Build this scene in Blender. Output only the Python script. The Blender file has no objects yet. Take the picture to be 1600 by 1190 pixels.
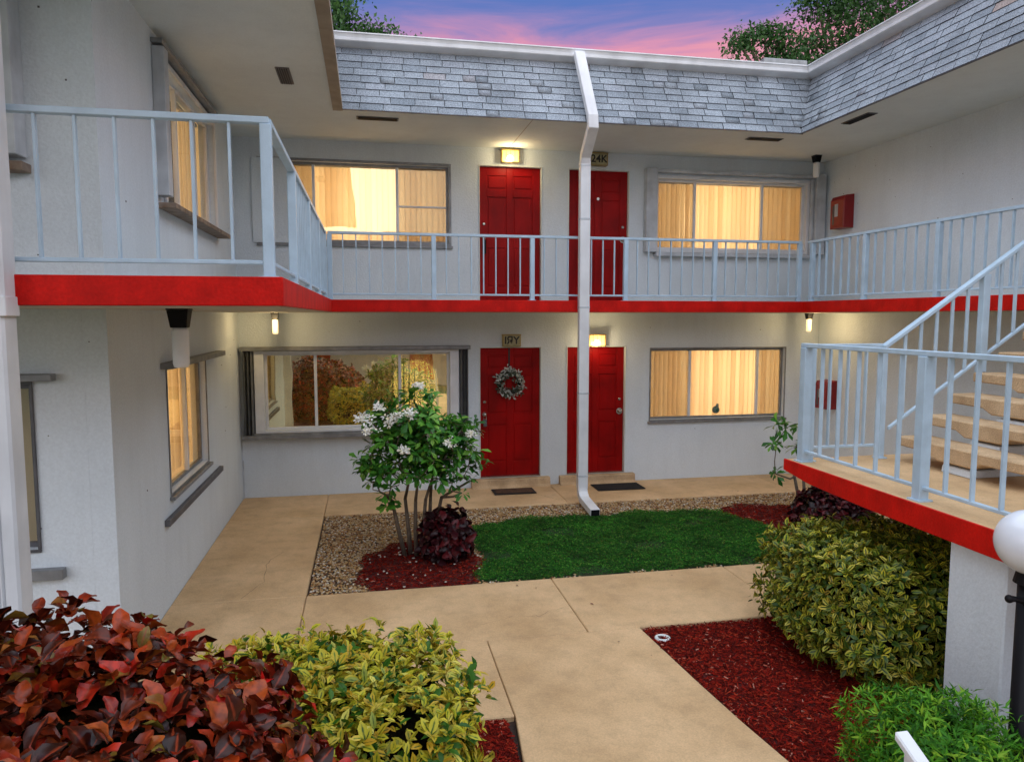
import bpy, math, random
import numpy as np
from mathutils import Vector, Matrix

random.seed(7)
rng = np.random.default_rng(7)
R = math.radians
scene = bpy.context.scene

# ------------------------------------------------------------------ camera
EYE = Vector((0, 0, 2.6))
FPX, CX, CY = 1136.0, 800.0, 595.0          # focal length and centre in pixels of the 1600 px wide photo


def _n(v):
    return v / np.linalg.norm(v)


_Y = _n(np.array([575 - CX, 494 - CY, FPX]))
_X = np.array([6600 - CX, 494 - CY, FPX])
_X = _n(_X - _X.dot(_Y) * _Y)
_Z = np.cross(_Y, _X)
if _Z[1] > 0:
    _Z = -_Z
ROT = np.array([_X, _Y, _Z])                 # world = ROT @ (right, down, forward)
cam_d = bpy.data.cameras.new('camera')
cam = bpy.data.objects.new('camera', cam_d)
scene.collection.objects.link(cam)
m = Matrix([[ROT[i][0], -ROT[i][1], -ROT[i][2]] for i in range(3)]).to_4x4()
m.translation = EYE
cam.matrix_world = m
cam_d.sensor_width = 36
cam_d.lens = 36 * FPX / 1600
cam_d.clip_start = 0.05
cam_d.clip_end = 2000
scene.camera = cam

# ------------------------------------------------------------------ world
SKY_GAIN = 0.28
world = bpy.data.worlds.new('World')
scene.world = world
world.use_nodes = True
wn = world.node_tree
wn.nodes.clear()
N = wn.nodes.new
L = wn.links.new
wout = N('ShaderNodeOutputWorld')
tc = N('ShaderNodeTexCoord')
sep = N('ShaderNodeSeparateXYZ')
L(tc.outputs['Generated'], sep.inputs[0])
mp = N('ShaderNodeMapping')
mp.inputs['Scale'].default_value = (1.6, 1.6, 13)
L(tc.outputs['Generated'], mp.inputs[0])
nz = N('ShaderNodeTexNoise')
nz.inputs['Scale'].default_value = 2.6
nz.inputs['Detail'].default_value = 9
nz.inputs['Roughness'].default_value = 0.62
nz.inputs['Distortion'].default_value = 0.6
L(mp.outputs[0], nz.inputs['Vector'])
ma = N('ShaderNodeMath')
ma.operation = 'MULTIPLY_ADD'
L(nz.outputs['Fac'], ma.inputs[0])
ma.inputs[1].default_value = 0.10
ma.inputs[2].default_value = -0.05
ad = N('ShaderNodeMath')
L(ma.outputs[0], ad.inputs[0])
L(sep.outputs['Z'], ad.inputs[1])
rp = N('ShaderNodeValToRGB')
rp.color_ramp.interpolation = 'B_SPLINE'
els = rp.color_ramp.elements
stops = [(0.0, (.36, .38, .46)), (0.18, (.46, .38, .46)), (0.29, (.80, .34, .40)), (0.318, (.92, .29, .35)),
         (0.337, (.60, .24, .42)), (0.358, (.17, .18, .48)), (0.388, (.050, .13, .46)), (0.6, (.09, .19, .52)), (1.0, (.12, .22, .48))]
els[0].position, els[0].color = stops[0][0], (*stops[0][1], 1)
els[1].position, els[1].color = stops[-1][0], (*stops[-1][1], 1)
for p, c in stops[1:-1]:
    e = els.new(p)
    e.color = (*c, 1)
L(ad.outputs[0], rp.inputs[0])
bg = N('ShaderNodeBackground')
bg.inputs['Strength'].default_value = SKY_GAIN
L(rp.outputs[0], bg.inputs[0])
sky = N('ShaderNodeTexSky')
sky.sky_type = 'NISHITA'
sky.sun_disc = False
SUN_EL, SUN_AZ = 62, 182      # azimuth the light comes from, degrees clockwise from +Y
sky.sun_elevation = R(SUN_EL)
sky.sun_rotation = R(SUN_AZ)
bg2 = N('ShaderNodeBackground')
bg2.inputs['Strength'].default_value = 0.05
L(sky.outputs[0], bg2.inputs[0])
sh = N('ShaderNodeAddShader')
L(bg.outputs[0], sh.inputs[0])
L(bg2.outputs[0], sh.inputs[1])
L(sh.outputs[0], wout.inputs[0])
bg2.inputs['Strength'].default_value = 0.009

# ------------------------------------------------------------------ sun (veiled, very soft)
sd = bpy.data.lights.new('sun', 'SUN')
sd.energy = 1.5
sd.angle = R(145)
sd.color = (0.965, 0.985, 0.97)
sun = bpy.data.objects.new('sun', sd)
scene.collection.objects.link(sun)
dirv = Vector((math.sin(R(SUN_AZ)) * math.cos(R(SUN_EL)), math.cos(R(SUN_AZ)) * math.cos(R(SUN_EL)), math.sin(R(SUN_EL))))
sun.rotation_euler = dirv.to_track_quat('Z', 'Y').to_euler()

vs = scene.view_settings
vs.view_transform = 'Standard'
vs.look = 'None'
vs.gamma = 1
vs.exposure = 1.68
vs.use_curve_mapping = False
scene.cycles.max_bounces = 8
scene.cycles.transparent_max_bounces = 16
scene.cycles.sample_clamp_indirect = 6

# ------------------------------------------------------------------ helpers
COL = scene.collection
WLOC = {}


def tag(o, label=None, cat=None, group=None, kind=None):
    if label: o['label'] = label
    if cat: o['category'] = cat
    if group: o['group'] = group
    if kind: o['kind'] = kind
    return o


def thing(name, label, cat, loc=(0, 0, 0), group=None):
    o = bpy.data.objects.new(name, None)
    o.empty_display_size = 0.1
    COL.objects.link(o)
    o.location = loc
    WLOC[o] = Vector(loc)
    return tag(o, label, cat, group)


def link_mesh(name, me, parent=None, origin=None, bevel=0, kind=None):
    """mesh data is relative to origin (world); default origin is the parent's origin"""
    o = bpy.data.objects.new(name, me)
    COL.objects.link(o)
    po = WLOC[parent] if parent else Vector((0, 0, 0))
    org = Vector(origin) if origin is not None else po
    o.location = org - po
    WLOC[o] = org
    if parent: o.parent = parent
    if bevel:
        b = o.modifiers.new('bevel', 'BEVEL')
        b.width = bevel
        b.segments = 1
        b.limit_method = 'ANGLE'
    if kind: o['kind'] = kind
    return o


class MB:
    def __init__(s):
        s.v, s.f = [], []

    def box(s, x0, x1, y0, y1, z0, z1):
        x0, x1 = sorted((x0, x1)); y0, y1 = sorted((y0, y1)); z0, z1 = sorted((z0, z1))
        n = len(s.v)
        s.v += [(x0, y0, z0), (x1, y0, z0), (x1, y1, z0), (x0, y1, z0), (x0, y0, z1), (x1, y0, z1), (x1, y1, z1), (x0, y1, z1)]
        s.f += [tuple(n + i for i in q) for q in ((0, 3, 2, 1), (4, 5, 6, 7), (0, 1, 5, 4), (1, 2, 6, 5), (2, 3, 7, 6), (3, 0, 4, 7))]
        return s

    def hexa(s, pts):
        """8 points: bottom loop of 4 then top loop of 4"""
        n = len(s.v)
        s.v += [tuple(p) for p in pts]
        s.f += [tuple(n + i for i in q) for q in ((0, 3, 2, 1), (4, 5, 6, 7), (0, 1, 5, 4), (1, 2, 6, 5), (2, 3, 7, 6), (3, 0, 4, 7))]
        return s

    def quad(s, *pts):
        n = len(s.v)
        s.v += [tuple(p) for p in pts]
        s.f.append(tuple(range(n, n + len(pts))))
        return s

    def tube(s, pts, rads, seg=10, cap=True, square=False):
        n0 = len(s.v)
        pts = [Vector(p) for p in pts]
        if not isinstance(rads, (list, tuple)): rads = [rads] * len(pts)
        for i, p in enumerate(pts):
            a = pts[max(i - 1, 0)]; b = pts[min(i + 1, len(pts) - 1)]
            t = (b - a).normalized()
            ref = Vector((0, 0, 1)) if abs(t.z) < 0.9 else Vector((1, 0, 0))
            u = t.cross(ref).normalized(); w = u.cross(t)
            for k in range(seg):
                an = 2 * math.pi * k / seg
                s.v.append(tuple(p + (u * math.cos(an) + w * math.sin(an)) * rads[i]))
        for i in range(len(pts) - 1):
            for k in range(seg):
                a = n0 + i * seg + k; b = n0 + i * seg + (k + 1) % seg
                s.f.append((a, b, b + seg, a + seg))
        if cap:
            s.f.append(tuple(n0 + k for k in range(seg))[::-1])
            s.f.append(tuple(n0 + (len(pts) - 1) * seg + k for k in range(seg)))
        return s

    def prof(s, section, pts_fn):
        """closed section [(a,b)..] swept between two ends; pts_fn(a,b,end)->xyz"""
        n = len(s.v); k = len(section)
        for e in (0, 1):
            for a, b in section: s.v.append(tuple(pts_fn(a, b, e)))
        for i in range(k):
            j = (i + 1) % k
            s.f.append((n + i, n + j, n + k + j, n + k + i))
        s.f.append(tuple(n + i for i in range(k))[::-1])
        s.f.append(tuple(n + k + i for i in range(k)))
        return s

    def sphere(s, c, r, seg=24, rings=14, sz=1.0):
        n = len(s.v)
        for i in range(rings + 1):
            th = math.pi * i / rings
            for k in range(seg):
                a = 2 * math.pi * k / seg
                s.v.append((c[0] + r * math.sin(th) * math.cos(a), c[1] + r * math.sin(th) * math.sin(a), c[2] + sz * r * math.cos(th)))
        for i in range(rings):
            for k in range(seg):
                s.f.append((n + i * seg + k, n + (i + 1) * seg + k, n + (i + 1) * seg + (k + 1) % seg, n + i * seg + (k + 1) % seg))
        return s

    def mesh(s, name, mat, origin=(0, 0, 0), smooth=False):
        me = bpy.data.meshes.new(name)
        o = Vector(origin)
        me.from_pydata([(v[0] - o.x, v[1] - o.y, v[2] - o.z) for v in s.v], [], s.f)
        me.materials.append(mat)
        import bmesh
        bm = bmesh.new(); bm.from_mesh(me)
        bmesh.ops.recalc_face_normals(bm, faces=bm.faces)
        bm.to_mesh(me); bm.free()
        if smooth:
            me.shade_smooth()
        return me

    def build(s, name, mat, parent=None, bevel=0, smooth=False, kind=None, origin=None):
        org = Vector(origin) if origin is not None else (WLOC[parent] if parent else Vector((0, 0, 0)))
        return link_mesh(name, s.mesh(name, mat, org, smooth), parent, org, bevel, kind)


def B(*a):
    return MB().box(*a)


# ------------------------------------------------------------------ materials
def new_mat(name):
    mt = bpy.data.materials.new(name)
    mt.use_nodes = True
    nt = mt.node_tree
    bs = nt.nodes['Principled BSDF']
    return mt, nt, bs


def basic(name, col, rough=.6, metal=0, var=.08, scale=3.0, bump=0.0, bscale=60, spec=.5, fine=0.0, col2=None, stain=0.0, coat=0):
    mt, nt, bs = new_mat(name)
    N = nt.nodes.new; L = nt.links.new
    bs.inputs['Roughness'].default_value = rough
    bs.inputs['Metallic'].default_value = metal
    bs.inputs['Specular IOR Level'].default_value = spec
    bs.inputs['Coat Weight'].default_value = coat
    geo = N('ShaderNodeNewGeometry')
    n1 = N('ShaderNodeTexNoise'); n1.inputs['Scale'].default_value = scale; n1.inputs['Detail'].default_value = 6
    L(geo.outputs['Position'], n1.inputs['Vector'])
    r = N('ShaderNodeValToRGB')
    c2 = col2 or tuple(c * (1 - var * 2) for c in col)
    r.color_ramp.elements[0].position = .32; r.color_ramp.elements[1].position = .68
    r.color_ramp.elements[0].color = (*c2, 1); r.color_ramp.elements[1].color = (*[min(1, c * (1 + var * .5)) for c in col], 1)
    L(n1.outputs['Fac'], r.inputs[0])
    out = r.outputs[0]
    if fine:
        n2 = N('ShaderNodeTexNoise'); n2.inputs['Scale'].default_value = bscale * 1.4; n2.inputs['Detail'].default_value = 3
        L(geo.outputs['Position'], n2.inputs['Vector'])
        mr = N('ShaderNodeMapRange'); mr.inputs['From Min'].default_value = .3; mr.inputs['From Max'].default_value = .7
        mr.inputs['To Min'].default_value = 1 - fine; mr.inputs['To Max'].default_value = 1 + fine
        L(n2.outputs['Fac'], mr.inputs[0])
        mx = N('ShaderNodeMix'); mx.data_type = 'RGBA'; mx.blend_type = 'MULTIPLY'; mx.inputs[0].default_value = 1
        L(out, mx.inputs[6]); L(mr.outputs[0], mx.inputs[7]); out = mx.outputs[2]
    if stain:
        mp = N('ShaderNodeMapping'); mp.inputs['Scale'].default_value = (3.5, 3.5, .5)
        L(geo.outputs['Position'], mp.inputs[0])
        n3 = N('ShaderNodeTexNoise'); n3.inputs['Scale'].default_value = 1.6; n3.inputs['Detail'].default_value = 8; n3.inputs['Roughness'].default_value = .65
        L(mp.outputs[0], n3.inputs['Vector'])
        mr = N('ShaderNodeMapRange'); mr.inputs['From Min'].default_value = .45; mr.inputs['From Max'].default_value = .75
        mr.inputs['To Min'].default_value = 1; mr.inputs['To Max'].default_value = 1 - stain
        L(n3.outputs['Fac'], mr.inputs[0])
        mx = N('ShaderNodeMix'); mx.data_type = 'RGBA'; mx.blend_type = 'MULTIPLY'; mx.inputs[0].default_value = 1
        L(out, mx.inputs[6]); L(mr.outputs[0], mx.inputs[7]); out = mx.outputs[2]
    L(out, bs.inputs['Base Color'])
    if bump:
        n4 = N('ShaderNodeTexNoise'); n4.inputs['Scale'].default_value = bscale; n4.inputs['Detail'].default_value = 5
        L(geo.outputs['Position'], n4.inputs['Vector'])
        bp = N('ShaderNodeBump'); bp.inputs['Strength'].default_value = bump; bp.inputs['Distance'].default_value = .01
        L(n4.outputs['Fac'], bp.inputs['Height']); L(bp.outputs[0], bs.inputs['Normal'])
    return mt


M = {}
M['stucco'] = basic('stucco', (.69, .76, .81), .85, var=.05, scale=.7, bump=.45, bscale=42, fine=.05, stain=.06)
M['soffit'] = basic('soffit', (.68, .73, .72), .85, var=.05, scale=.9, bump=.3, bscale=40, fine=.03, stain=.06)
M['white'] = basic('white_aluminium', (.74, .76, .78), .4, var=.06, scale=4, bump=.05, stain=.12)
M['offwhite'] = basic('weathered_white', (.56, .60, .64), .5, var=.12, scale=5, stain=.2)
M['grey_alu'] = basic('grey_aluminium', (.26, .27, .28), .45, metal=.3, var=.15, scale=8, stain=.2)
M['dark_alu'] = basic('dark_aluminium', (.10, .10, .11), .5, var=.15, scale=8)
M['rail'] = basic('railing_paint', (.46, .61, .735), .38, var=.07, scale=7, bump=.08, bscale=90, stain=.12)
M['red'] = basic('red_band_paint', (.60, .008, .004), .55, spec=.15, var=.12, scale=6, bump=.35, bscale=50, fine=.10, stain=.25)
M['door'] = basic('door_red', (.33, .002, .002), .45, spec=.15, var=.16, scale=2.5, bump=.1, bscale=120, stain=.25, fine=.06)
M['box_red'] = basic('cabinet_red', (.26, .006, .008), .35, var=.1, scale=6)
M['concrete'] = basic('tan_concrete', (.66, .45, .245), .75, col2=(.52, .335, .165), scale=1.3, bump=.35, bscale=70, fine=.11, stain=.22)
M['tread'] = basic('tread_concrete', (.58, .41, .24), .85, col2=(.42, .28, .15), scale=5, bump=.6, bscale=80, fine=.2, stain=.15)
M['slab_u'] = basic('slab_underside', (.55, .52, .45), .85, var=.05, bump=.3, bscale=40)
M['black'] = basic('black_metal', (.008, .008, .010), .45, var=.1, spec=.15)
M['mat_black'] = basic('black_rubber', (.012, .012, .014), .9, bump=.6, bscale=160)
M['mat_brown'] = basic('brown_coir', (.10, .045, .02), .95, col2=(.045, .022, .012), scale=14, bump=.8, bscale=160)
M['steel'] = basic('steel', (.55, .53, .5), .25, metal=.9, var=.1)
M['brass'] = basic('brass', (.40, .29, .10), .35, metal=.8, var=.15)
M['rust'] = basic('rusty_sill', (.30, .24, .19), .7, col2=(.16, .10, .06), scale=9, stain=.3)
M['wood'] = basic('trim_wood', (.34, .28, .21), .7, var=.1, scale=6, stain=.2)
M['room'] = basic('room_wall', (.75, .62, .42), .9, var=.03)
M['soil'] = basic('soil', (.035, .018, .012), .95, var=.2, scale=10, bump=.8, bscale=30)
M['ground'] = basic('lawn_ground', (.05, .09, .03), .95, var=.2, scale=5)
M['gravel_bed'] = basic('gravel_bed', (.16, .10, .06), .95, col2=(.07, .04, .02), scale=25, bump=1, bscale=60)
M['bark'] = basic('bark', (.16, .12, .085), .85, col2=(.09, .065, .045), scale=14, bump=.7, bscale=60)
M['globe'] = basic('opal_globe', (.72, .76, .82), .18, var=.02, spec=.6)
M['cream'] = basic('cream_stucco', (.62, .58, .5), .85, var=.05, stain=.1)
M['text'] = basic('black_lettering', (.008, .008, .008), .5)
M['bottle'] = basic('green_glass', (.03, .10, .07), .2)


def emit(name, col, strength, mixcol=None):
    mt, nt, bs = new_mat(name)
    bs.inputs['Base Color'].default_value = (*col, 1)
    bs.inputs['Emission Color'].default_value = (*col, 1)
    bs.inputs['Emission Strength'].default_value = strength
    bs.inputs['Roughness'].default_value = .3
    return mt


M['bulb'] = emit('lit_bulb', (1, .80, .42), 5)
M['lens_lit'] = emit('lit_lens', (.9, .55, .18), .12)
M['jar_lit'] = emit('lit_jar', (1, .76, .42), .28)
M['jar'] = basic('frosted_jar', (.84, .85, .86), .4, var=.03)
M['plate'] = basic('yellowed_lens', (.42, .38, .22), .35, col2=(.30, .28, .14), scale=20)


def glass_mat(name, fac, tint):
    mt = bpy.data.materials.new(name); mt.use_nodes = True
    nt = mt.node_tree; nt.nodes.clear()
    o = nt.nodes.new('ShaderNodeOutputMaterial'); t = nt.nodes.new('ShaderNodeBsdfTransparent')
    g = nt.nodes.new('ShaderNodeBsdfGlossy'); g.inputs['Roughness'].default_value = .015
    g.inputs['Color'].default_value = (*tint, 1)
    nzz = nt.nodes.new('ShaderNodeTexNoise'); nzz.inputs['Scale'].default_value = 1.4
    geo = nt.nodes.new('ShaderNodeNewGeometry'); nt.links.new(geo.outputs['Position'], nzz.inputs['Vector'])
    bp = nt.nodes.new('ShaderNodeBump'); bp.inputs['Strength'].default_value = .08; bp.inputs['Distance'].default_value = .03
    nt.links.new(nzz.outputs['Fac'], bp.inputs['Height']); nt.links.new(bp.outputs[0], g.inputs['Normal'])
    mx = nt.nodes.new('ShaderNodeMixShader'); mx.inputs[0].default_value = fac
    nt.links.new(t.outputs[0], mx.inputs[1]); nt.links.new(g.outputs[0], mx.inputs[2]); nt.links.new(mx.outputs[0], o.inputs[0])
    return mt


M['glass'] = glass_mat('window_glass', .07, (1, 1, 1))
M['glass_mirror'] = glass_mat('bronze_reflective_glass', .86, (1.0, .95, .60))
M['glass_half'] = glass_mat('warm_reflective_glass', .22, (1.0, .85, .55))


def slat_mat():
    mt = bpy.data.materials.new('blind_slat'); mt.use_nodes = True
    nt = mt.node_tree; nt.nodes.clear()
    N = nt.nodes.new; L = nt.links.new
    o = N('ShaderNodeOutputMaterial'); d = N('ShaderNodeBsdfDiffuse'); t = N('ShaderNodeBsdfTranslucent')
    info = N('ShaderNodeObjectInfo')
    r = N('ShaderNodeValToRGB'); r.color_ramp.elements[0].color = (.72, .56, .34, 1); r.color_ramp.elements[1].color = (.93, .82, .58, 1)
    L(info.outputs['Random'], r.inputs[0]); L(r.outputs[0], d.inputs[0]); L(r.outputs[0], t.inputs[0])
    mx = N('ShaderNodeMixShader'); mx.inputs[0].default_value = .6
    L(d.outputs[0], mx.inputs[1]); L(t.outputs[0], mx.inputs[2]); L(mx.outputs[0], o.inputs[0])
    return mt


M['slat'] = slat_mat()


def screen_mat():
    mt = bpy.data.materials.new('insect_screen'); mt.use_nodes = True
    nt = mt.node_tree; nt.nodes.clear()
    N = nt.nodes.new; L = nt.links.new
    o = N('ShaderNodeOutputMaterial'); d = N('ShaderNodeBsdfDiffuse'); d.inputs[0].default_value = (.16, .12, .07, 1)
    t = N('ShaderNodeBsdfTransparent'); mx = N('ShaderNodeMixShader'); mx.inputs[0].default_value = .25
    L(t.outputs[0], mx.inputs[1]); L(d.outputs[0], mx.inputs[2]); L(mx.outputs[0], o.inputs[0])
    return mt


M['screen'] = screen_mat()


def tint_mat(name, stops, rough=.6, edge=None, edge_pos=(.35, .75), trans=0.0, speck=0.0, speck_scale=300, bump=0.0, spec=.5, rib=None, pos_noise=0.0, obj_rand=False):
    """colour picked by a per-piece 'tint' attribute (or the object's random for single pieces); 'lu' is 0 at a leaf's midrib, 1 at its edge"""
    mt, nt, bs = new_mat(name)
    N = nt.nodes.new; L = nt.links.new
    at = N('ShaderNodeAttribute'); at.attribute_name = 'tint'
    info = N('ShaderNodeObjectInfo')
    s = N('ShaderNodeMath'); s.operation = 'ADD'
    L(at.outputs['Fac'], s.inputs[0]); s.inputs[1].default_value = 0
    if obj_rand: L(info.outputs['Random'], s.inputs[1])
    fr = N('ShaderNodeMath'); fr.operation = 'FRACT'; L(s.outputs[0], fr.inputs[0])
    fac = fr.outputs[0]
    r = N('ShaderNodeValToRGB')
    e = r.color_ramp.elements
    e[0].position, e[0].color = stops[0][0], (*stops[0][1], 1)
    e[1].position, e[1].color = stops[-1][0], (*stops[-1][1], 1)
    for p, c in stops[1:-1]:
        q = e.new(p); q.color = (*c, 1)
    L(fac, r.inputs[0])
    out = r.outputs[0]
    geo = N('ShaderNodeNewGeometry')
    lu = N('ShaderNodeAttribute'); lu.attribute_name = 'lu'
    if edge:
        nn = N('ShaderNodeTexNoise'); nn.inputs['Scale'].default_value = 60
        L(geo.outputs['Position'], nn.inputs['Vector'])
        m1 = N('ShaderNodeMath'); m1.operation = 'MULTIPLY_ADD'; m1.inputs[1].default_value = .5; L(nn.outputs['Fac'], m1.inputs[0])
        L(lu.outputs['Fac'], m1.inputs[2])
        mr = N('ShaderNodeMapRange'); mr.inputs['From Min'].default_value = edge_pos[0] + .25; mr.inputs['From Max'].default_value = edge_pos[1] + .25
        L(m1.outputs[0], mr.inputs[0])
        r2 = N('ShaderNodeValToRGB'); e = r2.color_ramp.elements
        e[0].position, e[0].color = edge[0][0], (*edge[0][1], 1)
        e[1].position, e[1].color = edge[-1][0], (*edge[-1][1], 1)
        for p, c in edge[1:-1]:
            q = e.new(p); q.color = (*c, 1)
        f2 = N('ShaderNodeMath'); f2.operation = 'MULTIPLY_ADD'; f2.inputs[1].default_value = 7.3; f2.inputs[2].default_value = .37
        L(fac, f2.inputs[0])
        f3 = N('ShaderNodeMath'); f3.operation = 'FRACT'; L(f2.outputs[0], f3.inputs[0]); L(f3.outputs[0], r2.inputs[0])
        mx = N('ShaderNodeMix'); mx.data_type = 'RGBA'
        L(mr.outputs[0], mx.inputs[0]); L(out, mx.inputs[6]); L(r2.outputs[0], mx.inputs[7]); out = mx.outputs[2]
    if rib:
        mr = N('ShaderNodeMapRange'); mr.inputs['From Min'].default_value = .02; mr.inputs['From Max'].default_value = .22
        mr.inputs['To Min'].default_value = .7; mr.inputs['To Max'].default_value = 0
        L(lu.outputs['Fac'], mr.inputs[0])
        mx = N('ShaderNodeMix'); mx.data_type = 'RGBA'
        L(mr.outputs[0], mx.inputs[0]); L(out, mx.inputs[6]); mx.inputs[7].default_value = (*rib, 1); out = mx.outputs[2]
    if pos_noise:
        n2 = N('ShaderNodeTexNoise'); n2.inputs['Scale'].default_value = 2.2; n2.inputs['Detail'].default_value = 4
        L(geo.outputs['Position'], n2.inputs['Vector'])
        mr = N('ShaderNodeMapRange'); mr.inputs['From Min'].default_value = .3; mr.inputs['From Max'].default_value = .7
        mr.inputs['To Min'].default_value = 1 - pos_noise; mr.inputs['To Max'].default_value = 1 + pos_noise
        L(n2.outputs['Fac'], mr.inputs[0])
        mx = N('ShaderNodeMix'); mx.data_type = 'RGBA'; mx.blend_type = 'MULTIPLY'; mx.inputs[0].default_value = 1
        L(out, mx.inputs[6]); L(mr.outputs[0], mx.inputs[7]); out = mx.outputs[2]
    if speck:
        n3 = N('ShaderNodeTexNoise'); n3.inputs['Scale'].default_value = speck_scale; n3.inputs['Detail'].default_value = 2
        L(geo.outputs['Position'], n3.inputs['Vector'])
        mr = N('ShaderNodeMapRange'); mr.inputs['From Min'].default_value = .35; mr.inputs['From Max'].default_value = .65
        mr.inputs['To Min'].default_value = 1 - speck; mr.inputs['To Max'].default_value = 1 + speck
        L(n3.outputs['Fac'], mr.inputs[0])
        mx = N('ShaderNodeMix'); mx.data_type = 'RGBA'; mx.blend_type = 'MULTIPLY'; mx.inputs[0].default_value = 1
        L(out, mx.inputs[6]); L(mr.outputs[0], mx.inputs[7]); out = mx.outputs[2]
    L(out, bs.inputs['Base Color'])
    bs.inputs['Roughness'].default_value = rough
    bs.inputs['Specular IOR Level'].default_value = spec
    if bump:
        n4 = N('ShaderNodeTexNoise'); n4.inputs['Scale'].default_value = speck_scale * .5; n4.inputs['Detail'].default_value = 3
        L(geo.outputs['Position'], n4.inputs['Vector'])
        bp = N('ShaderNodeBump'); bp.inputs['Strength'].default_value = bump; bp.inputs['Distance'].default_value = .004
        L(n4.outputs['Fac'], bp.inputs['Height']); L(bp.outputs[0], bs.inputs['Normal'])
    if trans:
        o = [n for n in nt.nodes if n.type == 'OUTPUT_MATERIAL'][0]
        tr = N('ShaderNodeBsdfTranslucent'); L(out, tr.inputs[0])
        mx = N('ShaderNodeMixShader'); mx.inputs[0].default_value = trans
        L(bs.outputs[0], mx.inputs[1]); L(tr.outputs[0], mx.inputs[2]); L(mx.outputs[0], o.inputs[0])
    return mt


M['shingle'] = tint_mat('grey_shingle', [(0, (.20, .235, .27)), (.35, (.25, .285, .32)), (.8, (.285, .325, .365)), (.985, (.27, .30, .34)), (1, (.36, .28, .24))],
                        rough=.9, obj_rand=True, speck=.5, speck_scale=120, bump=.5, pos_noise=.18)
M['edge_shade'] = basic('shingle_edge_shade', (.02, .022, .026), .95, var=.1)  # black cut edges, painting in the shadow line under each course
M['pebble'] = tint_mat('pebbles', [(0, (.12, .05, .02)), (.2, (.34, .15, .05)), (.4, (.50, .30, .11)), (.6, (.46, .32, .15)), (.84, (.52, .41, .26)), (.97, (.70, .66, .58)), (1, (.24, .09, .04))],
                       rough=.7, speck=.2, speck_scale=200)
M['mulch'] = tint_mat('red_mulch', [(0, (.05, .003, .002)), (.4, (.12, .005, .002)), (.8, (.25, .010, .004)), (.97, (.34, .04, .015)), (1, (.5, .25, .18))], spec=.15, rough=.95, speck=.2)
M['grass'] = tint_mat('ground_cover', [(0, (.006, .045, .004)), (.5, (.018, .13, .010)), (.85, (.05, .24, .02)), (1, (.16, .26, .04))], spec=.2, rough=.7, trans=.25, pos_noise=.35)
M['croton'] = tint_mat('copper_leaf', [(0, (.015, .004, .002)), (.22, (.06, .008, .003)), (.42, (.15, .022, .005)), (.6, (.22, .010, .005)), (.74, (.32, .060, .008)), (.85, (.42, .007, .006)),
                                        (.95, (.24, .10, .015)), (.975, (.15, .13, .02)), (1, (.07, .010, .008))],
                       rough=.30, rib=(.30, .045, .015), trans=.08, speck=.3, speck_scale=38, spec=.3)
M['varieg'] = tint_mat('variegated_leaf', [(0, (.012, .05, .008)), (.5, (.035, .12, .012)), (1, (.08, .20, .02))], spec=.25, rough=.42,
                       edge=[(0, (.42, .40, .02)), (.3, (.60, .52, .04)), (.5, (.48, .27, .012)), (.62, (.74, .66, .12)), (.70, (.05, .16, .012)), (.86, (.02, .08, .008)), (.93, (.60, .48, .03)), (1, (.66, .56, .06))], edge_pos=(0, .32), trans=.2)
M['varieg_dark'] = tint_mat('variegated_leaf_green', [(0, (.008, .03, .006)), (.6, (.016, .06, .010)), (1, (.03, .10, .012))], spec=.3, rough=.42,
                            edge=[(0, (.03, .07, .008)), (.28, (.30, .33, .02)), (.42, (.02, .06, .008)), (.62, (.64, .56, .04)), (.76, (.06, .12, .012)), (.93, (.70, .60, .09)), (1, (.36, .18, .015))], edge_pos=(.15, .5), trans=.2)
M['green'] = tint_mat('bright_green_leaf', [(0, (.015, .08, .006)), (.5, (.05, .21, .010)), (.85, (.15, .38, .02)), (1, (.26, .42, .03))], spec=.2, rough=.5, trans=.25)
M['tree'] = tint_mat('dark_green_leaf', [(0, (.010, .06, .008)), (.4, (.035, .18, .018)), (.8, (.10, .33, .03)), (1, (.22, .42, .05))], spec=.3, rough=.38, trans=.15, rib=(.07, .16, .05))
M['petal'] = tint_mat('white_petal', [(0, (.78, .78, .74)), (.6, (.84, .83, .78)), (1, (.85, .80, .55))], rough=.6, trans=.2)
M['maroon'] = tint_mat('maroon_leaf', [(0, (.010, .003, .004)), (.6, (.035, .005, .008)), (1, (.13, .012, .016))], spec=.25, rough=.35)
M['far_leaf'] = tint_mat('far_tree_leaf', [(0, (.015, .05, .012)), (.5, (.035, .10, .02)), (1, (.07, .16, .03))], rough=.5, trans=.3)
M['wreath'] = tint_mat('silvery_leaf', [(0, (.02, .035, .02)), (.45, (.05, .07, .04)), (.7, (.35, .37, .33)), (1, (.6, .6, .56))], rough=.6)
M['core'] = basic('gap_shade_core', (.009, .008, .004), 1.0, var=.3, scale=30, bump=1, bscale=40, spec=0)  # near-black core: the shade in the gaps between leaves is painted in

# ------------------------------------------------------------------ leaf machinery


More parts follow.
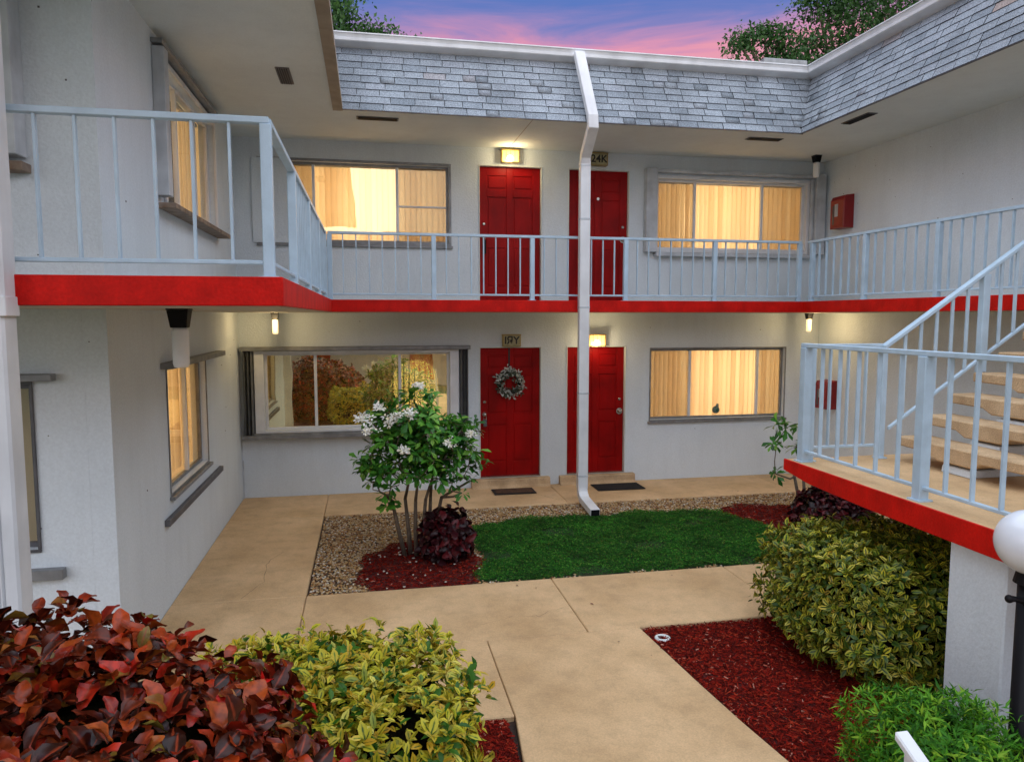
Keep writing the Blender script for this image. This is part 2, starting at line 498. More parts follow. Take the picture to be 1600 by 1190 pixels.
def leaf_base(stations, wid, droop=.25, fold=.25, curl=0.0):
    """leaf along +Y of length 1; wid: half width at each station. returns verts, quads/tris, lu"""
    V, F, LU = [], [], []
    for i, t in enumerate(stations):
        w = wid[i]
        z = -droop * t * t
        if w <= 1e-6:
            V.append((0, t, z)); LU.append(0.0 if i == 0 else .6)
        else:
            zz = z + fold * w * (1 if fold else 0)
            V += [(-w, t, zz + curl * w * math.sin(i * 2.1)), (0, t, z), (w, t, zz + curl * w * math.cos(i * 1.7))]
            LU += [1, 0, 1]
    idx = []; k = 0
    for w in wid:
        if w <= 1e-6: idx.append((k,)); k += 1
        else: idx.append((k, k + 1, k + 2)); k += 3
    for a, b in zip(idx, idx[1:]):
        if len(a) == 1 and len(b) == 3: F += [(a[0], b[1], b[0]), (a[0], b[2], b[1])]
        elif len(a) == 3 and len(b) == 1: F += [(a[0], a[1], b[0]), (a[1], a[2], b[0])]
        else: F += [(a[0], a[1], b[1]), (a[0], b[1], b[0]), (a[1], a[2], b[2]), (a[1], b[2], b[1])]
    return np.array(V, float), np.array(F, int), np.array(LU, float)


LEAF = {
    'broad': leaf_base([0, .07, .22, .45, .70, .88, .97, 1], [0, .09, .24, .32, .28, .16, .06, 0], .34, .38, .38),
    'oval': leaf_base([0, .3, .65, 1], [0, .20, .22, 0], .25, .3),
    'spoon': leaf_base([0, .35, .75, 1], [0, .10, .22, 0], .35, .25),
    'narrow': leaf_base([0, .45, 1], [0, .10, 0], .3, .3),
    'quad': leaf_base([0, .5, 1], [0, .26, 0], .2, .2),
}


def frames(D, A):
    """rows: y axis along D, z axis towards A made perpendicular"""
    D = D / np.linalg.norm(D, axis=1, keepdims=True)
    Z = A - (A * D).sum(1, keepdims=True) * D
    nz = np.linalg.norm(Z, axis=1, keepdims=True)
    bad = nz[:, 0] < 1e-4
    Z[bad] = np.cross(D[bad], np.array([1., .3, .2])); nz = np.linalg.norm(Z, axis=1, keepdims=True)
    Z = Z / nz
    X = np.cross(D, Z)
    return np.stack([X, D, Z], axis=2)          # columns


def fast_mesh(name, V, F, mat, attrs=None, smooth=True):
    me = bpy.data.meshes.new(name)
    F = np.asarray(F); k = F.shape[1]
    me.vertices.add(len(V)); me.vertices.foreach_set('co', np.asarray(V, np.float32).ravel())
    me.loops.add(F.size); me.loops.foreach_set('vertex_index', F.ravel().astype(np.int32))
    me.polygons.add(len(F)); me.polygons.foreach_set('loop_start', np.arange(0, F.size, k, dtype=np.int32))
    me.update(calc_edges=True)
    if smooth: me.polygons.foreach_set('use_smooth', np.ones(len(F), bool))
    for an, arr in (attrs or {}).items():
        a = me.attributes.new(an, 'FLOAT', 'POINT'); a.data.foreach_set('value', np.asarray(arr, np.float32))
    me.materials.append(mat)
    return me


def leaves_mesh(name, base, P, Rm, S, T, mat, origin):
    V, F, LU = LEAF[base]
    n = len(P)
    W = np.einsum('nij,kj->nki', Rm, V) * S[:, None, None] + (P - np.array(origin))[:, None, :]
    FF = (F[None] + (np.arange(n) * len(V))[:, None, None]).reshape(-1, 3)
    return fast_mesh(name, W.reshape(-1, 3), FF, mat, {'tint': np.repeat(T, len(V)), 'lu': np.tile(LU, n)})


def project(P):
    Q = (P - np.array(EYE)) @ ROT          # camera coords (right, down, fwd)
    return CX + FPX * Q[:, 0] / np.maximum(Q[:, 2], .01), CY + FPX * Q[:, 1] / np.maximum(Q[:, 2], .01), Q[:, 2]


def foliage(parent, base, P, Rm, S, mat, n_single=300, part='leaf', rest='foliage', outer=None, variants=14):
    """biggest in view as single leaf parts, the rest as one stuff part"""
    P = np.asarray(P); n = len(P)
    T = LAST_T if len(LAST_T) == n else rng.random(n)
    x, y, z = project(P)
    vis = (x > 0) & (x < 1600) & (y > 0) & (y < 1190) & (z > .1)
    facing = np.abs((Rm[:, :, 2] * ((np.array(EYE) - P) / np.linalg.norm(np.array(EYE) - P, axis=1, keepdims=True))).sum(1))
    score = S / np.maximum(z, .2) * (.4 + facing) * vis
    if outer is not None: score = score * outer
    order = np.argsort(-score)
    single = order[:n_single]; rem = order[n_single:]
    org = WLOC[parent]
    V, F, LU = LEAF[base]
    vm = []
    for i in range(variants):
        j = V.copy(); j[:, 2] *= rng.uniform(.5, 1.5); j[:, 0] *= rng.uniform(.85, 1.15)
        vm.append(fast_mesh(part, j, F, mat, {'tint': np.full(len(V), (i + .5) / variants), 'lu': LU}))
    for q, i in enumerate(single):
        o = bpy.data.objects.new(part, vm[int(T[i] * variants) % variants])
        mw = Matrix([list(Rm[i][r] * S[i]) + [P[i][r] - org[r]] for r in range(3)] + [[0, 0, 0, 1]])
        COL.objects.link(o); o.parent = parent; o.matrix_basis = mw
    if len(rem):
        me = leaves_mesh(rest, base, P[rem], Rm[rem], S[rem], T[rem], mat, org)
        link_mesh(rest, me, parent, org, kind='stuff')


LAST_T = []


def rosettes(C, A, count, size, spread, jitter=.02, size_var=.25, tint_sd=.10):
    """count leaves round each centre C with axis A; spread: elevation angles range in degrees above the plane"""
    P, D, AX, S = [], [], [], []
    global LAST_T
    TT = []
    for c, a in zip(C, A):
        a = a / np.linalg.norm(a)
        u = np.cross(a, [0.31, .77, .2]); u /= np.linalg.norm(u); w = np.cross(a, u)
        ph = rng.random() * 6.28; ct = rng.random()
        k = count if isinstance(count, int) else rng.integers(*count)
        sc = size * rng.uniform(1 - size_var, 1 + size_var)
        for i in range(k):
            an = ph + i * 2.4 + rng.normal(0, .15)
            el = R(rng.uniform(*spread))
            d = (u * math.cos(an) + w * math.sin(an)) * math.cos(el) + a * math.sin(el)
            P.append(c + rng.normal(0, jitter, 3) * .6 + d * .01); D.append(d); AX.append(a + rng.normal(0, .15, 3)); S.append(sc * rng.uniform(.7, 1.15)); TT.append(ct + rng.normal(0, tint_sd))
    P, D, AX, S = map(np.array, (P, D, AX, S))
    LAST_T = np.mod(np.array(TT), 1)
    return P, frames(D, AX), S


def superell(center, rad, p, n, lump=.06, zmin=-.7, depth=.18):
    """points and normals on a lumpy rounded box; returns P, N, depthfactor"""
    c = np.array(center); r = np.array(rad)
    out_p, out_n, out_d = [], [], []
    while len(out_p) < n:
        d = rng.normal(size=3); d /= np.linalg.norm(d)
        if d[2] < zmin: continue
        k = (np.abs(d / r) ** p).sum() ** (-1 / p)
        q = d * k
        nn = np.sign(q) * (np.abs(q / r) ** (p - 1)) / r; nn /= np.linalg.norm(nn)
        s = 1 + lump * (math.sin(q[0] * 9 + 1) * math.sin(q[1] * 8 + 2) + .7 * math.sin(q[2] * 11 + q[0] * 5)) + rng.normal(0, lump * .3)
        dep = rng.random() ** 1.6 * depth
        pt = c + q * s - nn * dep
        if pt[2] < .03: continue
        out_p.append(pt); out_n.append(nn); out_d.append(dep)
    return np.array(out_p), np.array(out_n), np.array(out_d)


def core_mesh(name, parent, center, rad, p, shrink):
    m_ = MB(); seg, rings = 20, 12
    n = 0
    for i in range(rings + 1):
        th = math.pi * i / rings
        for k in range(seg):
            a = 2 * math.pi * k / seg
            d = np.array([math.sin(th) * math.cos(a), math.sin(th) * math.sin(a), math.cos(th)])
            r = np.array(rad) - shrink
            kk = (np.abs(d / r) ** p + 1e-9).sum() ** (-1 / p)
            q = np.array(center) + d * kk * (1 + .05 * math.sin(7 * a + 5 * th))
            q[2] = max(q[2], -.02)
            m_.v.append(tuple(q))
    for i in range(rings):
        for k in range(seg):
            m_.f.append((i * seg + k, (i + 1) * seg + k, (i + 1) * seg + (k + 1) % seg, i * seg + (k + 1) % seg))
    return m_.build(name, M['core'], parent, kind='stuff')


# ================================================================== GROUND
YW = 10.83           # back wall
XL, XR = -1.8, 7.3   # side walls
B(-60, 60, -60, 90, -.5, -.10).build('ground', M['ground'], kind='structure')
bed = B(-2.6, 6.2, 1.0, 9.64, -.3, -.045).build('soil', M['soil'], kind='structure')

path = B(-3.6, 7.3, -3, 10.8, -.09, -.05).build('path', M['concrete'], kind='structure')
path.location.z -= .004


def slab(x0, x1, y0, y1, nm='slab'):
    g = .003
    return B(x0 + g, x1 - g, y0 + g, y1 - g, -.10, 0).build(nm, M['concrete'], path, bevel=.008)


for a in ((-1.8, -.61, 6.85, 9.65), (-1.8, -.61, 9.65, YW), (-.61, 2.72, 9.65, YW), (2.72, 6.2, 9.65, YW), (6.2, 7.3, 9.65, YW), (6.2, 7.3, 6.2, 9.65), (6.2, 7.3, 2.5, 6.2),
          (-1.8, -.61, 5.6, 6.85), (-.61, 1.75, 5.6, 6.85), (1.75, 3.6, 5.6, 6.85), (3.6, 6.2, 5.6, 6.85), (-3.6, -.61, 4.35, 5.56), (-.61, .90, 4.46, 5.6)):
    slab(*a)
# a slanted corner piece where the path widens to the right
MB().hexa([(2.195, 3.4, -.10), (2.79, 3.4, -.10), (2.195, 5.45, -.10), (2.194, 5.45, -.10), (2.195, 3.4, -.001), (2.79, 3.4, -.001), (2.195, 5.45, -.001), (2.194, 5.45, -.001)]) \
    if False else None

# ================================================================== BUILDING
bld = thing('apartment_building', 'two storey white stucco apartment block wrapping the courtyard, red doors and grey shingled roof edge', 'apartment building', (2.7, YW, 0))


class Frame:
    """maps (u along wall, d outwards from wall, z) to world for axis aligned walls"""
    def __init__(s, kind, pos): s.kind, s.pos = kind, pos

    def box(s, u0, u1, d0, d1, z0, z1, mb=None):
        mb = mb or MB()
        if s.kind == 'Y': return mb.box(u0, u1, s.pos - d0, s.pos - d1, z0, z1)
        if s.kind == 'X+': return mb.box(s.pos + d0, s.pos + d1, u0, u1, z0, z1)
        return mb.box(s.pos - d0, s.pos - d1, u0, u1, z0, z1)

    def pt(s, u, d, z):
        if s.kind == 'Y': return Vector((u, s.pos - d, z))
        if s.kind == 'X+': return Vector((s.pos + d, u, z))
        return Vector((s.pos - d, u, z))


FB, FL, FF, FR = Frame('Y', YW), Frame('X+', XL), Frame('Y', 5.57), Frame('X-', XR)


def wall(fr, u0, u1, z0, z1, holes, name='wall', thick=.16, mat='stucco'):
    """wall panel as solid blocks round openings, each block sharing edges but no overlapping faces"""
    us = sorted({u0, u1, *[h[0] for h in holes], *[h[1] for h in holes]})
    zs = sorted({z0, z1, *[h[2] for h in holes], *[h[3] for h in holes]})
    V, idx, F = [], {}, []

    def vid(u, d, z):
        k = (round(u, 4), d, round(z, 4))
        if k not in idx: idx[k] = len(V); V.append(tuple(fr.pt(u, d, z)))
        return idx[k]

    def solid(i, j):
        if i < 0 or j < 0 or i >= len(us) - 1 or j >= len(zs) - 1: return False
        cu, cz = (us[i] + us[i + 1]) / 2, (zs[j] + zs[j + 1]) / 2
        return not any(h[0] < cu < h[1] and h[2] < cz < h[3] for h in holes)
    for i in range(len(us) - 1):
        for j in range(len(zs) - 1):
            if not solid(i, j): continue
            a, b, c, d = us[i], us[i + 1], zs[j], zs[j + 1]
            for dd in (0, -thick): F.append((vid(a, dd, c), vid(b, dd, c), vid(b, dd, d), vid(a, dd, d)))
            if not solid(i - 1, j): F.append((vid(a, 0, c), vid(a, -thick, c), vid(a, -thick, d), vid(a, 0, d)))
            if not solid(i + 1, j): F.append((vid(b, 0, c), vid(b, -thick, c), vid(b, -thick, d), vid(b, 0, d)))
            if not solid(i, j - 1): F.append((vid(a, 0, c), vid(b, 0, c), vid(b, -thick, c), vid(a, -thick, c)))
            if not solid(i, j + 1): F.append((vid(a, 0, d), vid(b, 0, d), vid(b, -thick, d), vid(a, -thick, d)))
    mb = MB(); mb.v, mb.f = V, F
    return mb.build(name, M[mat], bld)


ZS0, ZS1 = 2.65, 2.81      # balcony slab
SOF = 5.07                 # soffit height
# openings (u0,u1,z0,z1)
D_LO = [(1.63, 2.60, .14, 2.14), (2.99, 3.965, .14, 2.14)]
D_UP = [(1.63, 2.60, ZS1, 4.825), (3.00, 3.985, ZS1, 4.825)]
W_LL = (-1.46, 1.18, .975, 2.075)
W_LR = (4.37, 6.70, .96, 2.085)
W_UL = (-1.45, 1.19, 3.66, 4.775)
W_UR = (4.44, 6.98, 3.645, 4.72)
wall(FB, XL - .16, XR + .16, -.2, ZS0, D_LO + [W_LL, W_LR])
wall(FB, XL - .16, XR + .16, ZS1, SOF + .1, D_UP + [W_UL, W_UR])
W_SL = (7.03, 8.62, .98, 2.13)       # lower window of left wing
W_SU = (7.25, 9.50, 3.64, 4.88)
wall(FL, 5.57, YW - .001, -.2, ZS0, [W_SL])
wall(FL, 5.57, YW - .001, ZS1, SOF + .1, [W_SU])
W_FL = (-4.2, -2.31, .96, 2.13)
W_FU = (-4.2, -2.42, 3.64, 4.88)
wall(FF, -6.5, XL - .161, -.2, ZS0, [W_FL])
wall(FF, -6.5, XL - .161, ZS1, SOF + .1, [W_FU])
wall(FR, -2, YW - .001, -.2, ZS0 + .0, [])
wall(FR, -2, YW - .001, ZS1, SOF + .1, [])

# balcony slab ring, in three butted pieces, with red painted edge bands
sl = MB()
sl.box(-6.5, -.475, 4.2, 5.57, ZS0, ZS1)
sl.build('balcony_slab', M['slab_u'], bld)
B(XL, -.475, 5.571, 9.66, ZS0, ZS1).build('balcony_slab', M['slab_u'], bld)
B(XL, XR, 9.661, YW, ZS0, ZS1).build('balcony_slab', M['slab_u'], bld)
B(6.25, XR, -2, 9.66, ZS0, ZS1).build('balcony_slab', M['slab_u'], bld)
e = .022
B(-6.5, -.475 + e, 4.2 - e, 4.2, ZS0 + .006, ZS1 + .004).build('edge_band', M['red'], bld, bevel=.005)
B(-.475, -.475 + e, 4.2, 9.66 - e, ZS0 + .006, ZS1 + .004).build('edge_band', M['red'], bld, bevel=.005)
B(-.475, 6.25, 9.66 - e, 9.66, ZS0 + .006, ZS1 + .004).build('edge_band', M['red'], bld, bevel=.005)
B(6.25 - e, 6.25, -2, 9.66 - e, ZS0 + .006, ZS1 + .004).build('edge_band', M['red'], bld, bevel=.005)

# door thresholds: flared concrete steps
for x0, x1 in ((1.50, 2.72), (2.88, 4.10)):
    m_ = MB()
    prof = [(0, -.02), (.16, -.02), (.11, .035), (.10, .12), (.09, .13), (0, .13)]
    m_.prof(prof, lambda a, b, e_, x0=x0, x1=x1: (x0 if e_ == 0 else x1, YW - a, b))
    m_.build('door_step', M['tread'], bld, bevel=.006)

# ---- soffits
B(-6.5, -.275, 1.0, 9.2, SOF, SOF + .03).build('soffit', M['soffit'], bld)
B(-6.5, XR + .3, 9.201, YW + .1, SOF, SOF + .03).build('soffit', M['soffit'], bld)
B(5.83, XR + .3, -2, 9.2, SOF, SOF + .03).build('soffit', M['soffit'], bld)
B(-.37, -.275, 1.0, 9.19, SOF - .022, SOF - .002).build('soffit_trim', M['wood'], bld)
B(-.29, -.255, 1.0, 9.15, SOF - .03, SOF + .04).build('soffit_trim', M['wood'], bld)
B(2.08, 2.088, 9.21, YW - .01, SOF - .003, SOF - .0005).build('soffit_joint', M['wood'], bld)


def vent(cx, cy, along):
    lx, ly = (.26, .07) if along == 'x' else (.07, .26)
    f = B(cx - lx, cx + lx, cy - ly, cy + ly, SOF - .010, SOF - .001).build('vent', M['dark_alu'], bld, bevel=.003)
    m_ = MB()
    for i in range(-2, 3):
        if along == 'x': m_.box(cx - lx + .02, cx + lx - .02, cy + i * .022 - .007, cy + i * .022 + .003, SOF - .018, SOF - .0105)
        else: m_.box(cx + i * .022 - .007, cx + i * .022 + .003, cy - ly + .02, cy + ly - .02, SOF - .018, SOF - .0105)
    m_.build('louver', M['black'], f)


vent(.16, 9.52, 'x'); vent(5.48, 9.55, 'x'); vent(6.08, 8.35, 'y'); vent(-.80, 8.05, 'y')

# ---- mansard roofs: backing + shingles + gutter
ZT = 5.91; DM = .35
m_ = MB()
m_.quad((-.275, 9.2, SOF), (5.83, 9.2, SOF), (6.18, 9.55, ZT), (-.62, 9.55, ZT))
m_.quad((5.83, 9.2, SOF), (5.83, -2, SOF), (6.18, -2, ZT), (6.18, 9.55, ZT))
m_.quad((-.275, 1, SOF), (-.275, 9.2, SOF), (-.62, 9.55, ZT), (-.62, 1, ZT))
m_.quad((-.62, 9.55, ZT), (6.18, 9.55, ZT), (6.18, 30, ZT), (-.62, 30, ZT)) if False else None
roof = m_.build('mansard_roof', M['dark_alu'], bld)
B(-7, 9.5, 9.7, 17, 5.80, 5.93).build('roof_deck', M['cream'], bld)
B(6.3, 9.5, -2, 9.69, 5.80, 5.93).build('roof_deck', M['cream'], bld)
B(-7, -.8, 1, 9.69, 5.80, 5.93).build('roof_deck', M['cream'], bld)

SLOPE = math.hypot(DM, ZT - SOF)
UPV = Vector((0, DM, ZT - SOF)).normalized()
NRM = Vector((0, -(ZT - SOF), DM)).normalized()


def shingles():
    pcs = []
    expo = .100
    rows = 9
    for side in ('back', 'right'):
        for r_ in range(rows):
            v0 = r_ * expo - .012; v1 = min(v0 + expo + .03, SLOPE - .005)
            if side == 'back': lo = -.275 - DM * max(v0, 0) / SLOPE; hi = 5.83 + DM * (v0 + expo / 2) / SLOPE
            else: lo = 1.2; hi = 9.2 + DM * (v0 + expo / 2) / SLOPE
            u = lo + (rng.random() * .2 if True else 0) - .2
            while u < hi - .03:
                w = rng.choice([.16, .24, .28, .30, .33, .36]) if rng.random() < .5 else rng.uniform(.17, .33)
                a, b = max(u, lo), min(u + w, hi)
                if b - a > .03:
                    j = rng.normal(0, .0015); th = rng.uniform(.014, .018); lift = .016
                    bev = DM * (v1 - v0) / SLOPE if b >= hi - 1e-6 else 0
                    pts = []
                    for (uu, vv, nn_) in ((a + .004, v0 + j, lift), (b - .004, v0 + j + rng.normal(0, .002), lift), (b - .004 + bev, v1, .003), (a + .004, v1, .003)):
                        pts.append((uu, vv, nn_))
                    world = []
                    for dz in (0, th):
                        for (uu, vv, nn_) in pts:
                            p = UPV * vv + NRM * (nn_ + dz)
                            if side == 'back': q = Vector((uu, 9.2 + p.y, SOF + p.z))
                            else: q = Vector((5.83 + p.y, uu, SOF + p.z))
                            world.append(q)
                    if side == 'right': world = world[:4][::-1] + world[4:][::-1]
                    pcs.append(world)
                u += w
    return pcs


pcs = shingles()
cen = np.array([np.mean([list(p) for p in q], axis=0) for q in pcs])
x, y, z = project(cen)
vis = (x > -20) & (x < 1640) & (y > -20) & (z > .5)
size = np.array([(q[1] - q[0]).length for q in pcs]) / z ** 2
order = np.argsort(-(size * vis + (vis & (cen[:, 1] > 5)) * 10))
HEXF = ((0, 3, 2, 1), (4, 5, 6, 7), (0, 1, 5, 4), (1, 2, 6, 5), (2, 3, 7, 6), (3, 0, 4, 7))
for i in order[:300]:
    c = Vector(cen[i])
    me = bpy.data.meshes.new('shingle')
    me.from_pydata([tuple(p - c) for p in pcs[i]], [], HEXF); me.materials.append(M['shingle']); me.materials.append(M['edge_shade'])
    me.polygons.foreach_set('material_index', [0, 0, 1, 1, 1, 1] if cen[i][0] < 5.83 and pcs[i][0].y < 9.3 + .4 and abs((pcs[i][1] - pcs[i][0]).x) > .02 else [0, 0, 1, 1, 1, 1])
    o = link_mesh('shingle', me, roof, c)
V, F, T = [], [], []
for i in order[300:]:
    n = len(V); V += [tuple(p - WLOC[roof]) for p in pcs[i]]; F += [tuple(n + k for k in f) for f in HEXF]; T += [rng.random()] * 8
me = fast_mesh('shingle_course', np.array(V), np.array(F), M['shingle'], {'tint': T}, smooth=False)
me.materials.append(M['edge_shade']); me.polygons.foreach_set('material_index', np.tile([0, 0, 1, 1, 1, 1], len(order[300:])).astype(np.int32))
link_mesh('shingle_course', me, roof, WLOC[roof], kind='stuff')
# hip/valley flashing
MB().tube([(5.825, 9.17, SOF - .01), (6.165, 9.515, ZT)], .012, 6).build('valley_flashing', M['dark_alu'], roof)
# drip edges at eave
B(-.275, 5.83, 9.165, 9.195, SOF - .008, SOF - .001).build('drip_edge', M['dark_alu'], roof)
B(5.80, 5.83, -2, 9.165, SOF - .008, SOF - .001).build('drip_edge', M['dark_alu'], roof)


# gutter: section (outwards a, up b)
gs = [(0, -.01), (-.17, .035), (-.185, .045), (-.19, .075), (-.18, .08), (-.20, .118), (-.215, .122), (-.215, .134), (-.19, .134), (0, .134)]
zg = ZT - .01
MB().prof(gs, lambda a, b, e_: ((-.62, 9.57 + a, zg + b) if e_ == 0 else (6.20 + a, 9.57 + a, zg + b))).build('gutter', M['white'], bld)
MB().prof(gs, lambda a, b, e_: ((6.20 + a, 9.57 + a - .003, zg + b) if e_ == 0 else (6.20 + a, -2, zg + b))).build('gutter', M['white'], bld)
MB().prof(gs, lambda a, b, e_: ((-.62 - a, 9.3, zg + b) if e_ == 0 else (-.62 - a, 1, zg + b))).build('gutter', M['white'], bld)
rv = thing('roof_vent', 'low grey metal roof vent on the flat roof behind the white gutter', 'roof vent', (9.0, 15.2, 7.93 - 2.0))
B(8.62, 9.42, 15.0, 15.5, 5.93, 8.05).build('duct', M['offwhite'], rv, bevel=.02)
B(8.50, 9.54, 14.9, 15.6, 8.051, 8.17).build('cap', M['grey_alu'], rv, bevel=.02)


# ---- windows
def window(fr, hole, mull, glass='glass', outer=.05, proj=.03, frame='white', slats=True, screens=(), sill=True, sill_mat='grey_alu', room=True, lamp=None,
           label=None, oz=None, deep=.10, gap=None, tilt=12, muntins=(), slat_w=.089):
    u0, u1, z0, z1 = hole
    f = MB()
    t = outer; tz = oz or outer
    # surround
    fr.box(u0 - t, u1 + t, 0.002, proj, z1, z1 + tz, f); fr.box(u0 - t, u1 + t, .002, proj, z0 - tz, z0, f)
    fr.box(u0 - t, u0, .002, proj, z0 + .0005, z1 - .0005, f); fr.box(u1, u1 + t, .002, proj, z0 + .0005, z1 - .0005, f)
    # sash
    s = .035; a, b = -deep, -deep + .04
    fr.box(u0, u1, a, b, z1 - s, z1, f); fr.box(u0, u1, a, b, z0, z0 + s, f)
    fr.box(u0, u0 + s, a, b, z0 + s, z1 - s, f); fr.box(u1 - s, u1, a, b, z0 + s, z1 - s, f)
    w = f.build('window', M[frame], bld, bevel=.003)
    if label: w['label'] = label
    edges = [u0 + s] + [v for q in mull for v in (q - .02, q + .02)] + [u1 - s]
    for q in mull:
        fr.box(q - .02, q + .02, a + .005, b + .01, z0 + s, z1 - s).build('mullion', M['white'], w, bevel=.003)
    for (p0, p1, zz) in muntins:
        fr.box(p0, p1, a + .012, b + .004, zz - .012, zz + .012).build('muntin', M['white'], w)
    for i in range(0, len(edges), 2):
        fr.box(edges[i], edges[i + 1], a + .015, a + .019, z0 + s, z1 - s).build('pane', M[glass], w)
        if i // 2 in screens:
            fr.box(edges[i] + .004, edges[i + 1] - .004, a + .026, a + .0265, z0 + s, z1 - s).build('screen', M['screen'], w)
    if sill:
        m2 = MB(); fr.box(u0 - t - .02, u1 + t + .02, .001, proj + .035, z0 - tz - .035, z0 - tz - .002, m2)
        m2.build('sill', M[sill_mat], w, bevel=.004)
    if slats:
        hgt = z1 - z0 - .05
        org = fr.pt(0, 0, 0)
        mb = MB(); hw = slat_w / 2
        # slat curved across its width
        sec = [(-hw, 0), (-hw * .5, .006), (0, .008), (hw * .5, .006), (hw, 0)]
        V_ = []; F_ = []
        for zz in (0, hgt):
            for aa, bb in sec: V_.append((aa, bb, zz))
        for k in range(4): F_.append((k, k + 1, k + 6, k + 5))
        me = bpy.data.meshes.new('slat'); me.from_pydata(V_, [], F_); me.materials.append(M['slat'])
        n = int((u1 - u0) / (slat_w * .90)) + 1
        for i in range(n):
            u = u0 + .02 + i * (u1 - u0 - .04) / (n - 1)
            if gap and gap[0] < u < gap[1]: continue
            p = fr.pt(u, -deep - .10, z0 + .02)
            o = link_mesh('slat', me, w, p)
            base = 0 if fr.kind == 'Y' else math.pi / 2
            o.rotation_euler = (0, 0, base + R(tilt + random.gauss(0, 3.5)))
        m3 = MB(); fr.box(u0, u1, -deep - .14, -deep - .07, z1 - .035, z1 - .002, m3); m3.build('headrail', M['offwhite'], w)
    if room:
        m4 = MB()
        rd = 1.7
        rb = MB(); fr.box(u0 - .25, u1 + .25, -.161, -rd, z0 - .4, z1 + .25, rb)
        # drop the face on the wall side
        rb.f = [q for q in rb.f if not all(abs(({'Y': rb.v[i][1], 'X+': rb.v[i][0], 'X-': rb.v[i][0]}[fr.kind]) - {'Y': fr.pos + .161, 'X+': fr.pos - .161, 'X-': fr.pos + .161}[fr.kind]) < 1e-4 for i in q)]
        rm = rb.build('room', M['room'], w)
    if lamp:
        for (lu_, ld, lz, en, rad) in lamp:
            ld_ = bpy.data.lights.new('room_lamp', 'POINT'); ld_.energy = en; ld_.color = (1, .80, .56); ld_.shadow_soft_size = rad
            lo = bpy.data.objects.new('room_lamp', ld_); COL.objects.link(lo); lo.parent = w
            lo.location = fr.pt(lu_, -ld, lz) - WLOC[w]
    return w


LE = 9.5
w_ur = window(FB, W_UR, (5.08, 6.24), screens=(0, 2), lamp=[(5.65, 1.4, 4.3, LE * 2.5, 0.5)], label='upper window lit bright yellow behind drawn vertical blinds, shutters at both sides')
w_lr = window(FB, W_LR, (5.06, 6.245), screens=(0, 2), frame='grey_alu', outer=.02, proj=.012, lamp=[(5.7, 1.4, 1.7, LE * 2.4, 0.5)], label='lit lower window beside the stairs, plain grey frame')
w_ul = window(FB, W_UL, (-.73, .447), screens=(0, 2), glass='glass_half', frame='grey_alu', outer=.035, proj=.02, lamp=[(-.2, 1.2, 4.1, LE * 2.3, .45)],
              muntins=[(.467, 1.155, 4.19)], label='lit upper window over the corner walkway, cross bar in its right pane')
w_ll = window(FB, W_LL, (-.76, .446), glass='glass_mirror', outer=.13, oz=.035, proj=.10, tilt=78, lamp=[(.75, 1.3, 1.5, LE * 2.2, .4)], deep=.05,
              label='lower window of golden mirroring glass in a deep white frame')
w_sl = window(FL, W_SL, (7.95,), glass='glass_half', outer=.02, proj=.012, frame='grey_alu', lamp=[(7.8, 1.0, 1.7, LE * 1.0, .2)], tilt=25, label='narrow lit window in the left wing at ground level')
w_su = window(FL, W_SU, (8.0, 8.8), glass='glass', outer=.05, proj=.03, frame='white', sill_mat='rust', lamp=[(8.3, 1.0, 4.3, LE * 1.0, .2)], gap=(8.06, 8.62), label='lit window of the left wing behind the balcony railing')
FL.box(8.05, 8.64, -.21, -.20, 3.66, 4.86).build('gap_shade_panel', M['black'], w_su)  # black sheet put in to paint the darkness inside the blind gap
window(FF, W_FL, (-3.2,), outer=.02, proj=.02, frame='dark_alu', slats=False, room=True, sill=False)
window(FF, W_FU, (-3.2,), outer=.02, proj=.02, frame='grey_alu', slats=False, room=True, sill=False)

# green ornament on the sill of the lower right window
orn = thing('glass_ornament', 'small round dark green bottle behind the lit window near the stairs', 'ornament', (5.57, YW + .13, .995))
MB().sphere((5.57, YW + .135, 1.075), .062, 16, 10).build('body', M['bottle'], orn, smooth=True)
MB().tube([(5.59, YW + .135, 1.12), (5.60, YW + .135, 1.175)], [.03, .016], 10).build('neck', M['bottle'], orn, smooth=True)


# ---- folded accordion shutters and shutter tracks
def folded_shutter(fr, u0, u1, z0, z1, d, n, mat='grey_alu'):
    s = MB(); sec = []
    k = n
    for i in range(k + 1): sec.append((u0 + (u1 - u0) * i / k, d if i % 2 else d * .35))
    s_ = [(u0, .01)] + sec + [(u1, .01)]
    mb = MB()
    nn_ = len(s_)
    for z in (z0, z1):
        for a, b in s_: mb.v.append(tuple(fr.pt(a, b, z)))
    for i in range(nn_):
        j = (i + 1) % nn_; mb.f.append((i, j, nn_ + j, nn_ + i))
    mb.f.append(tuple(range(nn_))); mb.f.append(tuple(range(nn_, 2 * nn_)))
    return mb.build('shutter', M[mat], bld)


# lower left window: tracks top and bottom plus folded shutters
for z in (2.115, .86):
    FB.box(-1.77, 1.48, .002, .17, z, z + .055).build('shutter_track', M['grey_alu'], bld, bevel=.004)
folded_shutter(FB, -1.75, -1.60, .917, 2.113, .15, 6)
folded_shutter(FB, 1.33, 1.46, .917, 2.113, .15, 6)
